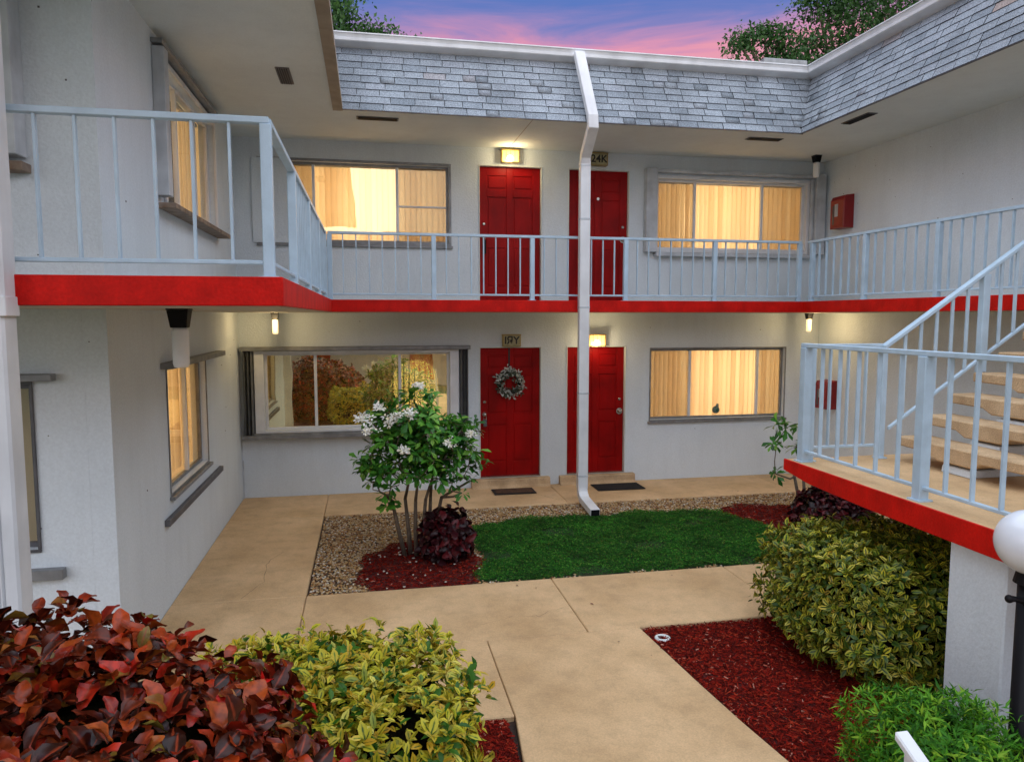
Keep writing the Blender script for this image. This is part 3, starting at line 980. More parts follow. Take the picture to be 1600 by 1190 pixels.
# upper right window: boxes at both ends, header and sill
for u0, u1 in ((4.21, 4.385), (7.09, 7.26)):
    FB.box(u0, u1, .002, .13, 3.59, 4.86).build('shutter_box', M['offwhite'], bld, bevel=.006)
FB.box(4.386, 7.089, .002, .10, 4.80, 4.85).build('shutter_track', M['offwhite'], bld, bevel=.004)
FB.box(4.386, 7.089, .002, .12, 3.53, 3.585).build('shutter_track', M['offwhite'], bld, bevel=.004)
FB.box(7.035, 7.08, .002, .08, 3.59, 4.79).build('shutter_box', M['offwhite'], bld, bevel=.006)
FB.box(-1.56, -1.03, .021, .032, 3.63, 4.80).build('shutter', M['stucco'], bld, bevel=.004)
# left wing upper window
FL.box(6.98, 7.12, .002, .105, 3.66, 4.93).build('shutter_box', M['offwhite'], bld, bevel=.006)
FL.box(6.96, 9.6, .002, .16, 3.55, 3.595).build('shutter_track', M['rust'], bld, bevel=.004)
FL.box(6.96, 9.6, .002, .10, 4.95, 4.99).build('shutter_track', M['grey_alu'], bld, bevel=.004)
# left wing lower window
FL.box(6.85, 9.25, .002, .11, 2.135, 2.19).build('shutter_track', M['grey_alu'], bld, bevel=.004)
FL.box(6.78, 9.2, .002, .05, .74, .80).build('shutter_track', M['dark_alu'], bld, bevel=.004)
# front of left wing
FF.box(-4.5, -2.14, .002, .09, 2.155, 2.205).build('shutter_track', M['grey_alu'], bld, bevel=.004)
FF.box(-4.5, -2.14, .002, .07, .75, .825).build('shutter_track', M['grey_alu'], bld, bevel=.004)
FF.box(-2.44, -2.24, .002, .17, 3.66, 5.02).build('shutter_box', M['offwhite'], bld, bevel=.006)
FF.box(-4.5, -2.22, .002, .14, 3.56, 3.62).build('shutter_track', M['rust'], bld, bevel=.004)


# ---- doors
def door(x0, x1, z0, z1, knob_left, label, extras):
    d = YW + .06
    lf = B(x0 + .02, x1 - .02, d + .012, d + .05, z0 + .012, z1 - .012).build('door', M['door'], bld)
    lf['label'] = label
    W = x1 - x0 - .04; H = z1 - z0 - .024; bx = x0 + .02; bz = z0 + .012
    st = .115 * W / .93; mid = .10
    cols = [(bx + st, bx + W / 2 - mid / 2), (bx + W / 2 + mid / 2, bx + W - st)]
    rows = [(bz + .22, bz + .80), (bz + .97, bz + 1.55), (bz + 1.66, bz + 1.86)]
    f = MB()
    # stiles and rails proud of the sheet
    f.box(bx, bx + st, d, d + .012, bz, bz + H); f.box(bx + W - st, bx + W, d, d + .012, bz, bz + H)
    f.box(cols[0][1], cols[1][0], d, d + .012, bz, bz + H)
    zr = [bz] + [v for r_ in rows for v in r_] + [bz + H]
    for c0, c1 in cols:
        for i in range(0, len(zr), 2): f.box(c0, c1, d, d + .012, zr[i], zr[i + 1])
    f.build('stile', M['door'], lf, bevel=.004)
    for c0, c1 in cols:
        for r0, r1 in rows:
            B(c0 + .022, c1 - .022, d + .002, d + .0125, r0 + .022, r1 - .022).build('panel', M['door'], lf, bevel=.008)
    # painted metal jamb
    j = MB(); j.box(x0 + .0005, x0 + .018, YW - .008, d + .05, z0, z1); j.box(x1 - .018, x1 - .0005, YW - .008, d + .05, z0, z1); j.box(x0 + .018, x1 - .018, YW - .008, d + .05, z1 - .016, z1 - .0005)
    j.build('door_frame', M['soffit'], lf, bevel=.003)
    B(x0 + .018, x1 - .018, YW - .01, d + .06, z0, z0 + .012).build('threshold', M['steel'], lf)
    B(x0 - .05, x1 + .05, YW + .17, YW + .19, z0 - .1, z1 + .1).build('backing', M['black'], lf)
    kx = bx + .07 if knob_left else bx + W - .07

    def rose(zc, r, name, depth=.03):
        MB().tube([(kx, d, zc), (kx, d - .012, zc), (kx, d - depth, zc)], [r, r, r * .55], 16).build(name, M['steel'], lf, smooth=False)
    rose(z0 + 1.16, .022, 'deadbolt', .02)
    MB().tube([(kx, d, z0 + .97), (kx, d - .01, z0 + .97)], .032, 16).build('rose', M['steel'], lf)
    MB().sphere((kx, d - .045, z0 + .97), .028, 14, 10).build('knob', M['steel'], lf, smooth=True)
    if 'lockbox' in extras:
        B(kx - .028, kx + .028, d - .075, d - .03, z0 + .79, z0 + .90).build('lockbox', M['dark_alu'], lf, bevel=.008)
        MB().tube([(kx - .018, d - .05, z0 + .90), (kx - .018, d - .05, z0 + .96), (kx + .018, d - .05, z0 + .96), (kx + .018, d - .05, z0 + .90)], .004, 6).build('shackle', M['steel'], lf)
    if 'ring' in extras:
        MB().tube([(kx, d - .01, z0 + .97), (kx, d - .018, z0 + .97)], .05, 20).build('escutcheon', M['steel'], lf)
    if 'viewer' in extras:
        cx = (x0 + x1) / 2 - .0
        MB().tube([(cx, d, z0 + 1.58), (cx, d - .012, z0 + 1.58)], .022, 14).build('peephole', M['steel'], lf)
    if 'pull' in extras:
        B(kx - .02, kx + .03, d - .03, d - .001, z0 + .72, z0 + .93).build('handle_plate', M['black'], lf, bevel=.006)
    return lf


door(*D_LO[0], True, 'red six panel ground floor door carrying a wreath and a hanging key box', ('lockbox',))
door(*D_LO[1], False, 'red ground floor door partly behind the downspout', ('ring',))
door(*D_UP[0], True, 'red six panel upper door under the lit glass lamp', ('pull',))
door(*D_UP[1], False, 'red upper door partly behind the downspout', ('ring', 'viewer'))

# small wall anchors, screw holes and nail pops in the stucco
an = MB()
for fr, ur, zr_ in ((FF, (-2.3, -1.9), (1.0, 4.9)), (FL, (5.7, 10.6), (.5, 5.0)), (FB, (-1.6, 7.0), (.3, 5.0)), (FR, (6.0, 10.6), (3.8, 4.9))):
    for i in range(22 if fr is not FF else 8):
        u, z = random.uniform(*ur), random.uniform(*zr_)
        if any(h[0] - .15 < u < h[1] + .15 and h[2] - .15 < z < h[3] + .15 for h in (D_LO + D_UP + [W_LL, W_LR, W_UL, W_UR] if fr is FB else [W_SL, W_SU] if fr is FL else [])): continue
        if ZS0 - .1 < z < ZS1 + .1: continue
        s = random.uniform(.003, .0065); fr.box(u - s, u + s, .0005, .004, z - s, z + s, an)
an.build('wall_anchor', M['dark_alu'], bld, kind='stuff')
# conduit stub in the inner corner
MB().tube([(XL + .02, YW - .05, -.02), (XL + .02, YW - .05, .55)], .008, 6).build('conduit', M['offwhite'], bld)


# ================================================================== RAILINGS
def strip_mesh(name, sx, sy, sz, mat):
    mb = B(-sx / 2, sx / 2, -sy / 2, sy / 2, 0, sz)
    return mb.mesh(name, mat)


def railing(name, label, p0, p1, z0, zt, zb, posts, n_per, group, flat=.028, post=.06, post_mesh=None, skip=(), top_ext=(0, 0)):
    """straight railing between two ground points; posts: list of fractions"""
    p0 = Vector(p0); p1 = Vector(p1); Lg = (p1 - p0).length; d = (p1 - p0).normalized()
    t = thing(name, label, 'railing', ((p0.x + p1.x) / 2, (p0.y + p1.y) / 2, z0), group)
    ang = math.atan2(d.y, d.x)

    def bar(a, b, hw, za, zb_, nm):
        q0 = p0 + d * a; q1 = p0 + d * b; s = Vector((-d.y, d.x)) * hw
        pts = [(q0 + s), (q1 + s), (q1 - s), (q0 - s)]
        MB().hexa([(p.x, p.y, za) for p in pts] + [(p.x, p.y, zb_) for p in pts]).build(nm, M['rail'], t, bevel=.004)
    bar(-.02 + top_ext[0], Lg + .02 + top_ext[1], .027, zt - .035, zt, 'handrail')
    bar(0, Lg, .016, zb - .012, zb + .012, 'bottom_rail')
    pm = strip_mesh('post', post, post, zt - .036 - z0, M['rail'])
    bm_ = strip_mesh('baluster', .014, flat, zt - .036 - zb - .012, M['rail'])
    pos = [p * Lg for p in posts]
    plm = strip_mesh('base_plate', post + .035, post + .035, .010, M['rail'])
    for q in pos:
        w = p0 + d * q
        o = link_mesh('base_plate', plm, t, (w.x, w.y, z0 + .0005)); o.rotation_euler.z = ang
        o = link_mesh('post', pm, t, (w.x, w.y, z0), bevel=.004); o.rotation_euler.z = ang
    allp = pos
    for a, b in zip(allp, allp[1:]):
        k = max(1, round((b - a) / n_per))
        for i in range(1, k):
            w = p0 + d * (a + (b - a) * i / k)
            o = link_mesh('baluster', bm_, t, (w.x, w.y, zb + .012)); o.rotation_euler.z = ang + random.gauss(0, .01)
    return t


GR = 'pale blue metal railings round the upper walkway'
railing('balcony_railing', 'pale blue balcony railing facing the viewer between white downspout and corner post', (-5.0, 4.25), (-.53, 4.25), ZS1, 3.675, 2.895, [0, .33, .66, 1.0], .19, GR)
railing('balcony_railing', 'steeply foreshortened railing running back along the left wing balcony', (-.53, 4.285), (-.53, 9.60), ZS1, 3.675, 2.895, [.25, .5, .75, .995], .165, GR)
railing('balcony_railing', 'long straight railing along the back walkway in front of the upper red doors', (-.47, 9.71), (6.19, 9.71), ZS1, 3.685, 2.885, [0.0, .2, .4, .6, .8, 1.0], .167, GR)
railing('balcony_railing', 'railing along the right upper walkway above the stairs', (6.31, 9.65), (6.31, 5.55), ZS1, 3.685, 2.885, [.02, .30, .60, .99], .165, GR)

# ================================================================== STAIRS
LZ = 1.375
st = thing('staircase', 'concrete stairs with open tan treads rising from a red edged landing', 'staircase', (4.4, 4.8, 0))
# landing slab: far end of underside tapers up
m_ = MB()
yf, yn = 5.62, 2.6
x0, x1 = 3.5, 5.2
sec = [(yn, LZ), (yf, LZ), (yf, LZ - .11), (yf - .9, LZ - .155), (yn, LZ - .165)]
m_.prof(sec, lambda a, b, e_: ((x0 + .02 if e_ == 0 else x1), a, b))
m_.build('landing', M['concrete'], st)
m_ = MB()
sec = [(yn, LZ + .003), (yf + .003, LZ + .003), (yf + .003, LZ - .09), (yf - .35, LZ - .135), (yf - 1.0, LZ - .155), (yn, LZ - .165)]
m_.prof(sec, lambda a, b, e_: ((x0 if e_ == 0 else x0 + .0195), a, b))
m_.build('edge_band', M['red'], st, bevel=.003)
B(x0 + .02, x1, yf, yf + .02, LZ - .10, LZ - .004).build('edge_band', M['red'], st)
B(3.56, 4.8, 3.42, 3.84, -.1, LZ - .168).build('pier', M['stucco'], st, bevel=.01)
# treads
Y0, Y1 = 4.16, 5.40
for k in range(1, 8):
    zt = 1.41 + .176 * k; xf = 4.42 + .24 * (k - 1)
    m_ = MB()
    yc = (Y0 + Y1) / 2
    sec = [(Y0, zt), (Y1, zt), (Y1, zt - .078), (Y1 - .36, zt - .085), (yc + .17, zt - .13), (yc - .17, zt - .13), (Y0 + .36, zt - .085), (Y0, zt - .078)]
    m_.prof(sec, lambda a, b, e_: ((xf if e_ == 0 else xf + .29), a, b))
    m_.build('tread', M['tread'], st, bevel=.010)
# saw-tooth central stringer
prof = [(4.44, LZ + .001)]
for k in range(1, 8):
    zt = 1.41 + .176 * k - .151; xf = 4.42 + .24 * (k - 1)
    prof += [(xf + .03, zt), (xf + .26, zt)]
prof += [(6.24, 2.62), (6.24, 2.36), (4.95, LZ + .001)]
MB().prof(prof, lambda a, b, e_: (a, (4.64 if e_ == 0 else 4.92), b)).build('stringer', M['stucco'], st, bevel=.006)

GR2 = 'pale blue metal railings of the stairs'
# landing front rail along X=3.6
railing('stair_railing', 'near railing along the red edged landing with one stout square post', (3.6, 2.62), (3.6, 5.52), LZ, 2.375, 1.465, [.02, .53, .99], .225, GR2, flat=.03, post=.075)
railing('stair_railing', 'short level railing at the far side of the landing ending at the stair foot', (3.66, 5.50), (4.34, 5.50), LZ, 2.368, 1.49, [0, 1.0], .17, GR2, flat=.03, post=.05)
# sloped stair rail
sr = thing('stair_railing', 'sloping railing climbing beside the open treads', 'railing', (5.3, 5.46, LZ), GR2)
slope = .667
xa, za = 4.30, 2.355
xb = 6.26; zb_ = za + slope * (xb - xa)
MB().hexa([(xa, 5.43, za - .04), (xb, 5.43, zb_ - .04), (xb, 5.49, zb_ - .04), (xa, 5.49, za - .04), (xa, 5.43, za), (xb, 5.43, zb_), (xb, 5.49, zb_), (xa, 5.49, za)]).build('handrail', M['rail'], sr, bevel=.005)
xl, zl = 4.38, 1.655
zlb = zl + slope * (xb - xl)
MB().hexa([(xl, 5.444, zl - .03), (xb, 5.444, zlb - .03), (xb, 5.476, zlb - .03), (xl, 5.476, zl - .03), (xl, 5.444, zl), (xb, 5.444, zlb), (xb, 5.476, zlb), (xl, 5.476, zl)]).build('bottom_rail', M['rail'], sr, bevel=.004)
B(5.24, 5.31, 5.43, 5.49, 1.41 + .176 * 4 + .0, za + slope * (5.275 - xa) - .045).build('post', M['rail'], sr, bevel=.004)
B(6.19, 6.26, 5.431, 5.489, 2.815, zb_ - .045).build('post', M['rail'], sr, bevel=.004)
for i, xx in enumerate((4.51, 4.66, 4.81, 4.96, 5.11, 5.44, 5.59, 5.74, 5.89, 6.04)):
    B(xx - .014, xx + .014, 5.453, 5.467, zl + slope * (xx - xl), za + slope * (xx - xa) - .04).build('baluster', M['rail'], sr)

# ================================================================== DOWNSPOUTS
ds = thing('downspout', 'tall white downspout running over the shingles and down between the doors to the gravel', 'downspout', (2.88, 9.55, 0))


def rect_pipe(pts, hw, hd, wdir=Vector((1, 0, 0)), closed_end=True):
    mb = MB(); pts = [Vector(p) for p in pts]
    n = len(pts)
    for i, p in enumerate(pts):
        a = (p - pts[i - 1]).normalized() if i else (pts[1] - p).normalized()
        b = (pts[i + 1] - p).normalized() if i < n - 1 else a
        t = (a + b).normalized()
        dd = t.cross(wdir).normalized()
        k = 1 / max(.5, t.dot(a))
        for sx, sy in ((-1, -1), (1, -1), (1, 1), (-1, 1)): mb.v.append(tuple(p + wdir * hw * sx + dd * hd * sy * k))
    for i in range(n - 1):
        for k in range(4): mb.f.append((i * 4 + k, i * 4 + (k + 1) % 4, i * 4 + 4 + (k + 1) % 4, i * 4 + 4 + k))
    if closed_end: mb.f += [(0, 1, 2, 3), tuple(range((n - 1) * 4, n * 4))]
    return mb


rect_pipe([(2.72, 9.34, 5.97), (2.73, 9.32, 5.90), (2.835, 9.105, 5.13), (2.845, 9.11, 5.0), (2.875, 9.53, 4.72), (2.88, 9.565, 4.62)], .066, .045).build('offset_pipe', M['white'], ds, bevel=.006)
rect_pipe([(2.88, 9.565, 4.66), (2.88, 9.565, .22)], .070, .049).build('pipe', M['white'], ds, bevel=.006)
rect_pipe([(2.88, 9.565, .26), (2.88, 9.55, .16), (2.878, 9.45, .09), (2.87, 8.93, .045)], .066, .045).build('outlet', M['white'], ds, bevel=.006)
B(2.815, 2.925, 8.915, 8.931, .008, .082).build('opening', M['black'], ds)
for z in (4.60, 3.9, 2.72, 1.55, .40):
    B(2.808, 2.952, 9.512, 9.6135, z - .012, z + .012).build('strap', M['offwhite'], ds, bevel=.002)

cs = thing('downspout', 'wide ribbed white downspout standing close at the left edge of the view', 'downspout', (-1.83, 4.08, 0))
m_ = MB(); sec = []
xa_, xb_ = -2.04, -1.785
rib = 7
sec = [(xb_, 4.20), (xb_, 4.075), (xb_ - .012, 4.06), (xb_ - .065, 4.06)]
xx = xb_ - .065
while xx > xa_ + .03:
    sec += [(xx - .004, 4.076), (xx - .011, 4.076), (xx - .018, 4.06), (xx - .024, 4.06)]; xx -= .024
sec += [(xa_, 4.075), (xa_, 4.20)]
m_.prof(sec, lambda a, b, e_: (a, b, -.05 if e_ == 0 else 2.62)); m_.build('pipe', M['white'], cs)
m_ = MB(); sec2 = [((a + 1.92) * 1.08 - 1.92, b - .004) for a, b in sec]
m_.prof(sec2, lambda a, b, e_: (a, b, 2.60 if e_ == 0 else 6.0)); m_.build('upper_pipe', M['white'], cs)
B(-2.058, -1.765, 4.046, 4.199, 2.60, 2.70).build('strap', M['white'], cs, bevel=.004)
B(-1.87, -1.856, 4.056, 4.0595, 2.44, 2.50).build('sticker', M['offwhite'], cs)


# ================================================================== FIXTURES
def jar_light(loc, s, lit, label):
    t = thing('ceiling_light', label, 'ceiling light', loc, 'jar shaped lights hanging under the slabs')
    x, y, z = loc
    cap = MB(); r0, r1 = .066 * s, .050 * s
    cap.hexa([(x - r1, y - r1, z - .125 * s), (x + r1, y - r1, z - .125 * s), (x + r1, y + r1, z - .125 * s), (x - r1, y + r1, z - .125 * s),
              (x - r0, y - r0, z - .012), (x + r0, y - r0, z - .012), (x + r0, y + r0, z - .012), (x - r0, y + r0, z - .012)])
    cap.box(x - r0 * 1.06, x + r0 * 1.06, y - r0 * 1.06, y + r0 * 1.06, z - .011, z)
    cap.build('cap', M['black'], t, bevel=.004)
    j = MB(); r = .053 * s
    j.tube([(x, y, z - .126 * s), (x, y, z - .15 * s), (x, y, z - .36 * s), (x, y, z - .385 * s), (x, y, z - .39 * s)], [r * .85, r, r * .98, r * .85, r * .5], 20)
    j.build('glass_jar', M['jar_lit' if lit else 'jar'], t, smooth=True)
    if lit:
        l_ = bpy.data.lights.new('lamp', 'POINT'); l_.energy = 2.4; l_.color = (1, .72, .35); l_.shadow_soft_size = .05
        lo = bpy.data.objects.new('lamp', l_); COL.objects.link(lo); lo.parent = t; lo.location = (0, -.17, -.13)
    return t


jar_light((-1.22, 5.15, ZS0), 1.0, False, 'large unlit frosted jar light with black cap under the left balcony')
jar_light((-1.24, 10.35, ZS0), .75, True, 'lit jar light above the golden mirroring window')
jar_light((6.80, 10.35, ZS0), .75, True, 'lit jar light above the lower window beside the stairs')
jar_light((6.84, 10.36, SOF), .85, False, 'white jar light under the roof soffit above the upper right shutter')


def door_light(x, z, lit, label, txt):
    t = thing('door_light', label, 'wall light', (x, YW, z), 'box lights with flat numbers over the doors')
    w, h, d = .13, .082, .10
    f = MB()
    f.box(x - w - .012, x + w + .012, YW - d - .012, YW - .001, z + h, z + h + .014)
    f.box(x - w - .006, x + w + .006, YW - d - .006, YW - .001, z - h - .010, z - h)
    for sx in (-1, 1):
        f.box(x + sx * w - .006, x + sx * w + .006, YW - d - .006, YW - d + .006, z - h, z + h)
    f.box(x - w, x + w, YW - .012, YW - .001, z - h, z + h)
    if lit:
        for q in (-.065, 0, .065): f.box(x + q - .003, x + q + .003, YW - d - .004, YW - d - .0005, z - h, z + h)
    f.build('frame', M['brass'], t, bevel=.002)
    g = MB(); g.box(x - w + .0065, x + w - .0065, YW - d, YW - .0125, z - h + .001, z + h - .001)
    g.build('lens', M['lens_lit' if lit else 'plate'], t, bevel=.004)
    if lit:
        MB().sphere((x - .01, YW - d - .012, z - .035), .045, 14, 10, .9).build('bulb', M['bulb'], t, smooth=True)
        l_ = bpy.data.lights.new('lamp', 'POINT'); l_.energy = 2.4; l_.color = (1, .76, .42); l_.shadow_soft_size = .05
        lo = bpy.data.objects.new('lamp', l_); COL.objects.link(lo); lo.parent = t; lo.location = (0, -d - .12, -.06)
    if not txt: return t
    cu = bpy.data.curves.new('lettering', 'FONT'); cu.body = txt; cu.size = .155; cu.align_x = 'CENTER'; cu.align_y = 'CENTER'; cu.extrude = .0015; cu.offset = .003
    tmp = bpy.data.objects.new('lettering_src', cu)
    COL.objects.link(tmp)
    bpy.context.view_layer.update()
    dg = bpy.context.evaluated_depsgraph_get()
    me = bpy.data.meshes.new_from_object(tmp.evaluated_get(dg)); bpy.data.objects.remove(tmp)
    me.materials.clear(); me.materials.append(M['text' if not lit else 'brass'])
    o = link_mesh('lettering', me, t, (x, YW - d - .002, z)); o.rotation_euler = (R(90), 0, 0)
    return t


door_light(2.115, 2.235, False, 'unlit yellowed number box over the door with the wreath', 'I\u042FY')
door_light(3.455, 4.955, False, 'unlit yellowed number box over the upper door behind the downspout', '24K')
door_light(2.095, 4.945, True, 'glowing lamp box over the left upper door', '')
door_light(3.455, 2.23, True, 'glowing lamp box over the lower door behind the downspout', '')


def fire_box(y, z0, z1, label):
    t = thing('fire_extinguisher_cabinet', label, 'fire extinguisher cabinet', (XR, y, z0), 'red cabinets on the right wall')
    h = z1 - z0; w = .17; d = .17
    m_ = MB()
    m_.prof([(0, z0), (d, z0), (d, z1 - .08), (d - .03, z1 - .02), (0, z1)], lambda a, b, e_: (XR - a, y - w if e_ == 0 else y + w, b))
    m_.build('box', M['box_red'], t, bevel=.006)
    B(XR - d - .008, XR - d, y - w + .02, y + w - .02, z0 + .03, z1 - .10).build('door', M['box_red'], t, bevel=.004)
    B(XR - d - .011, XR - d - .0085, y - .03, y + .05, z0 + .18, z1 - .14).build('sticker', M['offwhite'], t)
    B(XR - d - .012, XR - d - .0085, y + .06, y + .10, z0 + .06, z1 - .16).build('glass_slot', M['dark_alu'], t)


fire_box(10.22, 3.95, 4.46, 'red cabinet on the upper right wall above the railing')
fire_box(10.45, 1.12, 1.58, 'red cabinet on the lower right wall seen through the stair railing')

# wreath
wr = thing('wreath', 'round wreath of silvery leaves hanging from a dark ribbon on the lower red door', 'wreath', (2.10, YW + .03, 1.60))
c = np.array([2.10, YW + .015, 1.60])
m_ = MB(); m_.tube([(2.10 + .165 * math.cos(a), YW + .02, 1.60 + .165 * math.sin(a)) for a in np.linspace(0, 6.283, 25)], .035, 8, cap=False)
m_.build('ring', M['core'], wr)
B(2.088, 2.112, YW + .045, YW + .05, 1.76, 2.12).build('ribbon', M['text'], wr)
C_, A_ = [], []
for i in range(90):
    a = rng.random() * 6.283; rr = .165 + rng.normal(0, .028)
    C_.append(c + np.array([rr * math.cos(a), -rng.random() * .05, rr * math.sin(a)])); A_.append(np.array([math.cos(a) * .5, -1, math.sin(a) * .5]) + rng.normal(0, .4, 3))
P, RR, S = rosettes(C_, A_, 5, .055, (5, 50))
foliage(wr, 'oval', P, RR, S, M['wreath'], n_single=0)

# doormats
dm = thing('doormat', 'brown patterned doormat on the step below the wreath door', 'doormat', (2.08, 10.45, 0))
B(1.77, 2.40, 10.27, 10.60, .001, .014).build('border', M['mat_black'], dm, bevel=.004)
B(1.81, 2.36, 10.31, 10.56, .0145, .019).build('pile', M['mat_brown'], dm)
dm2 = thing('doormat', 'plain black doormat partly behind the downspout', 'doormat', (3.75, 10.45, 0))
B(3.33, 4.08, 10.22, 10.62, .001, .014).build('base', M['mat_black'], dm2, bevel=.004)
m_ = MB()
for i in range(22):
    m_.box(3.36 + i * .0325, 3.376 + i * .0325, 10.25, 10.59, .0145, .0185)
m_.build('rib', M['mat_black'], dm2)

# globe lamp at right
gl = thing('globe_lamp', 'white globe lamp on a black post at the right edge', 'lamp post', (3.16, 2.9, 0))
MB().sphere((3.15, 2.9, 1.505), .158, 40, 24).build('globe', M['globe'], gl, smooth=True)
MB().tube([(3.16, 2.9, 1.30), (3.16, 2.9, 1.37)], [.075, .06], 20).build('fitter', M['black'], gl)
MB().tube([(3.17, 2.9, -.1), (3.17, 2.9, .2), (3.165, 2.9, .22), (3.16, 2.9, 1.30)], [.075, .07, .058, .055], 20).build('post', M['black'], gl, smooth=True)
MB().tube([(3.02, 2.88, 1.24), (3.05, 2.88, 1.237), (3.30, 2.9, 1.16)], [.018, .014, .014], 10).build('crossbar', M['black'], gl, smooth=True)
for p in ((3.02, 2.88, 1.24),):
    MB().sphere(p, .02, 12, 8).build('finial', M['black'], gl, smooth=True)

# white handrail end at the bottom right
hr = thing('handrail', 'white sloping handrail end in front of the bright green shrub', 'handrail', (1.8, 1.9, 0))
P0, P1 = Vector((1.79, 2.10, 1.16)), Vector((1.795, 1.62, .93))
dd = (P1 - P0).normalized()
MB().hexa([P0 + Vector((-.027, 0, -.02)), P0 + Vector((.027, 0, -.02)), P1 + Vector((.027, 0, -.02)), P1 + Vector((-.027, 0, -.02)),
           P0 + Vector((-.027, 0, .012)), P0 + Vector((.027, 0, .012)), P1 + Vector((.027, 0, .012)), P1 + Vector((-.027, 0, .012))]).build('rail', M['white'], hr, bevel=.006)
B(1.775, 1.81, 2.03, 2.065, -.1, 1.11).build('post', M['white'], hr, bevel=.004)
B(1.775, 1.81, 1.64, 1.675, -.1, .91).build('post', M['white'], hr, bevel=.004)

# ring in the mulch
rg = thing('sprinkler_ring', 'pale concrete ring sunk in the red mulch at the path corner', 'sprinkler ring', (2.37, 5.36, -.03))
m_ = MB(); m_.tube([(2.31 + .05 * math.cos(a), 5.37 + .05 * math.sin(a), -.012) for a in np.linspace(0, 6.283, 25)], .016, 8, cap=False)
m_.build('ring', M['soffit'], rg, smooth=True)
MB().tube([(2.31, 5.37, -.04), (2.31, 5.37, -.012)], .02, 10).build('nozzle', M['black'], rg)

# ================================================================== BEDS


def in_poly(P, poly):
    poly = np.array(poly); x, y = P[:, 0], P[:, 1]; inside = np.zeros(len(P), bool)
    for i in range(len(poly)):
        x0, y0 = poly[i]; x1, y1 = poly[i - 1]
        c = ((y0 > y) != (y1 > y)) & (x < (x1 - x0) * (y - y0) / (y1 - y0 + 1e-12) + x0)
        inside ^= c
    return inside


LAWN = [(1.02, 6.87), (1.12, 7.25), (1.22, 7.75), (1.10, 8.25), (1.12, 8.72), (1.45, 8.95), (2.0, 9.03), (2.7, 9.02), (3.4, 9.04), (4.1, 9.02), (4.55, 8.9), (4.8, 8.4), (4.9, 7.8), (5.0, 7.2), (4.8, 6.87)]


def wob(P, s=.07):
    return P + s * np.stack([np.sin(P[:, 1] * 9) + np.sin(P[:, 1] * 23 + 1) * .5, np.sin(P[:, 0] * 8 + 2) + np.sin(P[:, 0] * 21) * .5], 1)


def lawn_mask(P): return in_poly(wob(P, .035) + .022 * np.stack([np.sin(P[:, 1] * 47 + P[:, 0] * 13), np.sin(P[:, 0] * 53 + P[:, 1] * 17)], 1), LAWN)


def mulch_mask(P):
    Q = wob(P, .04)
    a = ((Q[:, 0] - .50) / .66) ** 2 + ((Q[:, 1] - 7.45) / .92) ** 2 < 1
    b = ((Q[:, 0] - 5.15) / .75) ** 2 + ((Q[:, 1] - 8.55) / .62) ** 2 < 1
    c = (P[:, 0] > 4.8) & (P[:, 1] < 8.2)
    return (a | b | c) & ~lawn_mask(P)


# gravel pebbles as real stones
def scatter(n, x0, x1, y0, y1): return np.stack([rng.uniform(x0, x1, n), rng.uniform(y0, y1, n)], 1)


OCT_V = np.array([(1, 0, 0), (-1, 0, 0), (0, 1, 0), (0, -1, 0), (0, 0, 1), (0, 0, -1), (.62, .62, .55), (-.62, .62, .55), (-.62, -.62, .55), (.62, -.62, .55)], float)
OCT_F = np.array([(0, 6, 9), (0, 2, 6), (2, 7, 6), (2, 1, 7), (1, 8, 7), (1, 3, 8), (3, 9, 8), (3, 0, 9), (6, 7, 4), (7, 8, 4), (8, 9, 4), (9, 6, 4), (0, 5, 2), (2, 5, 1), (1, 5, 3), (3, 5, 0)])


def stones(name, P2, smin, smax, z, mat, flat=.6, tint_fn=None):
    n = len(P2)
    S = rng.uniform(smin, smax, (n, 3)) * np.array([1, .8, flat]); a = rng.uniform(0, 6.28, n); ca, sa = np.cos(a), np.sin(a)
    Rz = np.zeros((n, 3, 3)); Rz[:, 0, 0] = ca; Rz[:, 0, 1] = -sa; Rz[:, 1, 0] = sa; Rz[:, 1, 1] = ca; Rz[:, 2, 2] = 1
    V = np.einsum('nij,nkj->nki', Rz, OCT_V[None] * S[:, None, :] * (1 + rng.normal(0, .08, (n, len(OCT_V), 1))))
    zz = z + rng.uniform(-.008, .01, n)
    V += np.stack([P2[:, 0], P2[:, 1], zz], 1)[:, None, :]
    F_ = (OCT_F[None] + (np.arange(n) * len(OCT_V))[:, None, None]).reshape(-1, 3)
    T = rng.random(n) if tint_fn is None else tint_fn(P2)
    return fast_mesh(name, V.reshape(-1, 3), F_, mat, {'tint': np.repeat(T, len(OCT_V))})


B(-.60, 6.19, 6.86, 9.64, -.046, -.028).build('gravel_bed', M['gravel_bed'], kind='structure')
G = scatter(44000, -.59, 6.18, 6.87, 9.63)
G = G[~lawn_mask(G) & ~mulch_mask(G)]
me = stones('gravel', G, .009, .019, -.018, M['pebble'])
tag(link_mesh('gravel', me), 'mixed tan and brown pebbles covering the bed by the walkway', 'gravel', kind='stuff')
# stray pebbles on the mulch
G2 = scatter(900, -.2, 1.2, 6.9, 8.3); G2 = G2[mulch_mask(G2)][:38]
tag(link_mesh('loose_pebbles', stones('loose_pebbles', G2, .008, .02, -.002, M['slab_u'])), 'pale pebbles strewn on the red mulch under the small tree', 'pebbles', kind='stuff')


